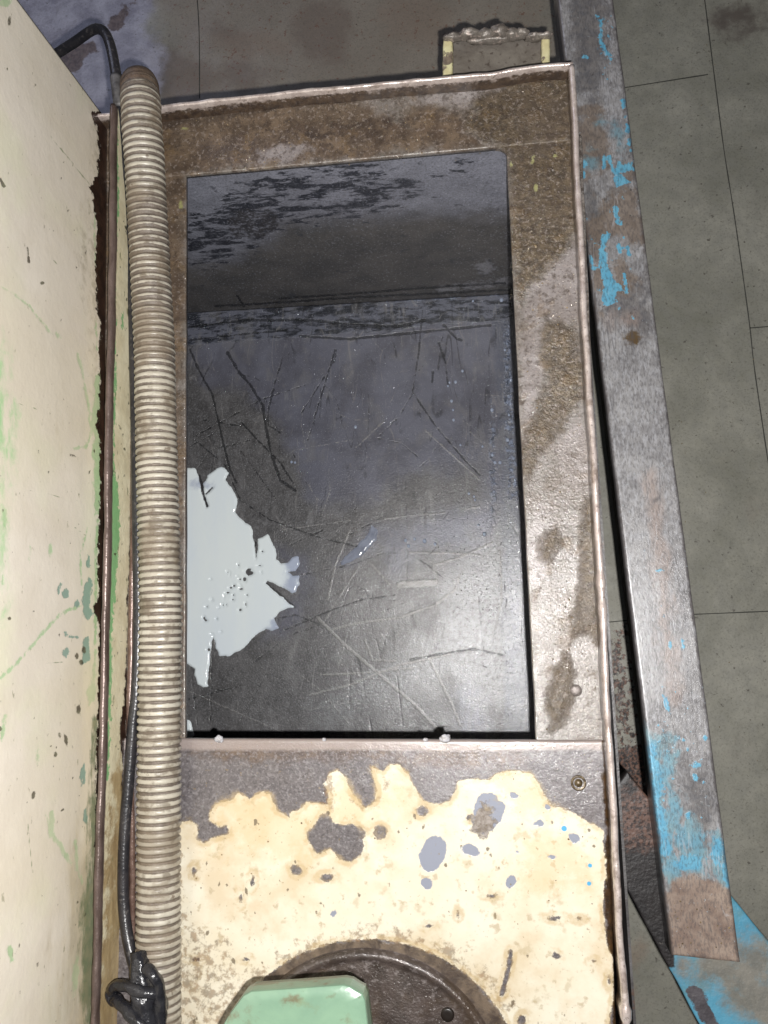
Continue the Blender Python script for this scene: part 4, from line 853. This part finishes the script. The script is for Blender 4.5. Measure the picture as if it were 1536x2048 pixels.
def pud_sd(p):
    d = np.maximum(sd_poly(p, PUD), sd_poly(p, PUD2))
    hol = shapes(p, [('b', 499, 1146, 8, 5, 10), ('b', 418, 1299, 3, 3), ('l', [(400, 955), (407, 990), (414, 1012)], 2.5), ('l', [(412, 988), (424, 976)], 1.5), ('b', 489, 1158, 2.5, 4)])
    g = random.Random(5); L = []
    for _ in range(36):
        x = g.gauss(460, 30); y = 1190-(x-460)*1.0+g.gauss(0, 22); L.append(('b', x, y, g.uniform(.7, 1.7), g.uniform(.7, 1.5)))
    d = np.minimum(d, -hol); d = np.minimum(d, -shapes(p, L)*1.0-.2)
    jit = np.array([n3(a*.09, b*.09, 1)*2.2+n3(a*.3, b*.3, 5)*.9 for a, b in p]); return d+jit*np.clip(1.2-abs(d)/14, 0, 1)
g0 = P(295, 900, ZI); g1 = P(606, 1500, ZI); nx = int((g1.x-g0.x)/.00085); ny = int((g0.y-g1.y)/.00085)
X, Y = np.meshgrid(np.linspace(g0.x, g1.x, nx), np.linspace(g0.y, g1.y, ny)); Vp = np.stack([X.ravel(), Y.ravel(), np.full(X.size, ZI)], 1)
dd = pud_sd(px(Vp)); hh = np.where(dd > 0, 1-(1-np.clip(dd/4.5, 0, 1))**2, np.clip(dd/2.0, -1, 0)*.6)
Vp[:, 2] = ZI+.0017*hh
idx = np.arange(nx*ny).reshape(ny, nx); F4 = np.stack([idx[:-1, :-1], idx[1:, :-1], idx[1:, 1:], idx[:-1, 1:]], -1).reshape(-1, 4)
F4 = F4[(dd[F4] > -2.4).any(1)]; used = np.unique(F4); rm = -np.ones(nx*ny, int); rm[used] = np.arange(len(used))
thin = shapes(px(Vp[used]), [('b', 590, 1130, 18, 40), ('b', 555, 1255, 22, 14), ('b', 402, 968, 14, 8), ('b', 585, 1170, 14, 22)])
m_milk = mat('milky_coolant', (C(200, 207, 212, 1.45), C(192, 200, 206, 1.45), 14, .3, .7, (1, .3, 1)), layers=[dict(a='thin', amp=10, ns=60, soft=9, col=C(132, 140, 160, 1.6), gain=.8)], rough=.10, spec=.45, bump=[(10, .0003)])
pud = link('coolant_puddle', Vp[used], rm[F4], m_milk, None, dict(thin=thin), origin=(c0.x, c0.y, ZI))
tag(pud, 'milky white coolant puddle with ragged edge lying on the dark tank bottom', 'puddle')
# smaller bluish streak of coolant
ST = [(742, 1050), (756, 1062), (752, 1080), (738, 1096), (722, 1112), (700, 1124), (684, 1130), (681, 1124), (696, 1108), (714, 1092), (722, 1082), (736, 1070)]
g0 = P(670, 1040, ZI); g1 = P(770, 1140, ZI); nx = int((g1.x-g0.x)/.00085); ny = int((g0.y-g1.y)/.00085)
X, Y = np.meshgrid(np.linspace(g0.x, g1.x, nx), np.linspace(g0.y, g1.y, ny)); Vs = np.stack([X.ravel(), Y.ravel(), np.full(X.size, ZI)], 1)
ps = px(Vs); ds = sd_poly(ps, ST)+np.array([n3(a*.12, b*.12, 7)*2.5 for a, b in ps])
Vs[:, 2] = ZI+.0009*np.where(ds > 0, 1-(1-np.clip(ds/5, 0, 1))**2, np.clip(ds/2, -1, 0)*.6)
idx = np.arange(nx*ny).reshape(ny, nx); F4 = np.stack([idx[:-1, :-1], idx[1:, :-1], idx[1:, 1:], idx[:-1, 1:]], -1).reshape(-1, 4)
F4 = F4[(ds[F4] > -2.4).any(1)]; used = np.unique(F4); rm = -np.ones(nx*ny, int); rm[used] = np.arange(len(used))
m_thin = mat('thin_coolant', (C(116, 121, 134, 1.6), C(96, 100, 112, 1.6), 60), rough=.12, bump=[(10, .0002)])
st_ = link('coolant_puddle', Vs[used], rm[F4], m_thin, None, None, origin=tuple(P(720, 1090, ZI)))
tag(st_, 'small bluish streak of thin coolant right of the white puddle', 'puddle')
# foam bubbles
bub = [(583, 924), (590, 925), (711, 854), (899, 765), (911, 764), (925, 742), (896, 772), (903, 802), (906, 820), (907, 840), (921, 890), (965, 893), (985, 910), (984, 820), (946, 602), (1018, 830), (1022, 760), (1003, 600), (811, 1081), (829, 1078), (849, 1082), (957, 1050), (969, 1068), (938, 987), (948, 993), (950, 1000), (1010, 700), (1015, 880), (1030, 960), (990, 925), (1000, 925), (870, 1088), (817, 1092)]
V = []; Fc = []
for i, (u, v) in enumerate(bub):
    c = P(u, v, ZI); r = random.uniform(.0013, .0024); off = len(V)
    for j in range(5):
        for k in range(12):
            a = 2*math.pi*k/12; b = math.pi/2*j/5; V.append((c.x+r*math.cos(b)*math.cos(a), c.y+r*math.cos(b)*math.sin(a)*1.15, c.z+r*.6*math.sin(b)))
    for j in range(4):
        for k in range(12): Fc.append((off+j*12+k, off+j*12+(k+1) % 12, off+(j+1)*12+(k+1) % 12, off+(j+1)*12+k))
    Fc.append(tuple(off+48+k for k in range(12)))
m_bub = mat('foam', C(120, 128, 145, 1.6), rough=.08, spec=.8)
bo = link('foam_bubble', V, Fc, m_bub, None, None, origin=tuple(P(900, 900, ZI)))
tag(bo, 'tiny foam bubbles scattered over the wet tank bottom', 'foam', kind='stuff')
# loose swarf and paint crumbs on the rim, rail and floor
m_crumb = mat('crumb', (C(150, 130, 96), C(60, 50, 44), 400), rough=.5)
V = []; Fc = []
g = random.Random(44)
zones = [((380, 200, 1000, 330), ZT+.002, 60, False), ((1040, 400, 1180, 1460), ZT+.0006, 70, True), ((1345, 1800, 1470, 1900), zr+.0004, 26, False), ((1225, 1300, 1290, 1780), .0008, 60, False), ((420, 0, 1080, 130), .0008, 90, False), ((1290, 0, 1536, 2000), .0008, 60, False), ((380, 1640, 1190, 1850), zp+.001, 24, False)]
for (x0, y0, x1, y1), z, n, rot in zones:
    for _ in range(n):
        u, v = g.uniform(x0, x1), g.uniform(y0, y1)
        if rot: u = 1025+(v-400)*.052+g.uniform(8, 120)
        c = P(u, v, z); r = g.uniform(.0003, .0009); off = len(V); a0 = g.uniform(0, 6)
        for k in range(5):
            a = a0+2*math.pi*k/5; rr2 = r*g.uniform(.6, 1.3); V.append((c.x+rr2*math.cos(a), c.y+rr2*math.sin(a), z-.0003))
        V.append((c.x, c.y, z+r*.7)); Fc += [(off+k, off+(k+1) % 5, off+5) for k in range(5)]
tag(link('metal_swarf', V, Fc, m_crumb, None, None, smooth=False, origin=(0, 0, 0)), 'fine metal swarf and grit scattered over rim, rail and floor', 'swarf', kind='stuff')

# shallow metallic domes added so the steel sparkles under the flash
def glint_domes(name, spots, m, label, seed):
    g = random.Random(seed); V = []; Fc = []
    for c, nrm, rb in spots:
        nrm = Vector(nrm).normalized(); t = nrm.orthogonal().normalized(); b = nrm.cross(t)
        Rc = g.uniform(1.6, 4.2)*rb; el = g.uniform(.8, 1.25); off = len(V)
        for q in (1.0, .72, .40):
            hgt = rb*rb*(1-q*q)/(2*Rc)*2.2
            for k in range(7):
                a = 2*math.pi*k/7; p = c+t*(rb*q*math.cos(a)*el)+b*(rb*q*math.sin(a))+nrm*(hgt-.00003); V.append(tuple(p))
        V.append(tuple(c+nrm*(rb*rb/(2*Rc)*2.2)))
        for r_ in range(2):
            for k in range(7): Fc.append((off+r_*7+k, off+r_*7+(k+1) % 7, off+(r_+1)*7+(k+1) % 7, off+(r_+1)*7+k))
        for k in range(7): Fc.append((off+14+k, off+14+(k+1) % 7, off+21))
    o = link(name, V, Fc, m, None, None, origin=(0, 0, 0)); tag(o, label, kind='stuff')
g = random.Random(91)
def inside(poly, u, v): return sd_poly(np.array([[u, v]]), poly)[0] > 0
sp = []
while len(sp) < 3600:
    r_ = g.random()
    if r_ < .40: u, v = g.gauss(985, 42), g.gauss(1240, 120)
    elif r_ < .55: u, v = g.gauss(1015, 14)+(0), g.uniform(640, 1470)
    elif r_ < .70: v0 = g.uniform(372, 1025); u, v = v0, 628-(v0-372)*.062+abs(g.gauss(0, 26))
    elif r_ < .86: u, v = g.gauss(740, 110), g.gauss(900, 110)
    else: u, v = g.uniform(372, 1040), g.uniform(640, 1470)
    if not (366 < u < 1060 and 630-(u-372)*.06 < v < 1480): continue
    if u < 610 and v > 920 and sd_poly(np.array([[u, v]]), PUD)[0] > -3: continue
    sp.append((P(u, v, ZI), (g.uniform(-.05, .05), g.uniform(-.05, .05), 1), g.uniform(.00016, .00042)*(1.5 if g.random() < .1 else 1)))
yb = yj(0)
for _ in range(650):
    u = g.uniform(372, 1015); v = g.uniform(300, 430) if u > 640 and g.random() < .8 else g.uniform(330, 600)
    r0 = R_c2w @ ray_c(u, v); x = 0
    for _k in range(3): x = r0.x*(yj(x)/r0.y)
    t_ = yj(x)/r0.y; z = HC+r0.z*t_
    if ZI+.005 < z < ZT-.006: sp.append((Vector((x, yj(x)-.0001, z)), (0, -1, 0), g.uniform(.00018, .0004)))
m_glint = mat('glint_metal', C(205, 210, 220), rough=.16, metal=.9)  # bright metal finish, specks added for sparkle inside the tank
glint_domes('tank_glint', sp, m_glint, 'fine metallic glint specks added over the dark inside of the tank', 1)
sp = []
OILP = [[(960, 190), (1040, 155), (1140, 155), (1155, 430), (1135, 500), (1060, 575), (1040, 600), (1024, 480), (1020, 300), (930, 260)]]
while len(sp) < 3000:
    r_ = g.random()
    if r_ < .25: u, v = g.uniform(340, 1140), g.uniform(150, 345); ok = 243-(u-330)*.105 < v < 352-(u-372)*.092; z = ZT+.0015
    elif r_ < .45: u, v = g.uniform(1020, 1155), g.uniform(290, 600); ok = u < 1143+(v-130)*.045; z = ZT
    elif r_ < .85: v = g.uniform(600, 1475); u = g.uniform(1032+(v-600)*.046, 1163+(v-600)*.045); ok = True; z = ZT
    else: u, v = g.gauss(1000, 130), g.uniform(1484, 1560); ok = 366 < u < 1200; z = zp
    if not ok: continue
    sp.append((P(u, v, z+.0001), (g.uniform(-.1, .1), g.uniform(-.1, .1), 1), g.uniform(.00013, .00034)*(1.5 if g.random() < .08 else 1)))
m_glint2 = mat('warm_glint_metal', (C(205, 190, 165), C(215, 205, 195), 60), rough=.16, metal=.9)  # warm metal finish, specks added for glints on the rim
glint_domes('rim_glint', sp, m_glint2, 'fine metallic glint specks added over the grimy tank rim', 2)
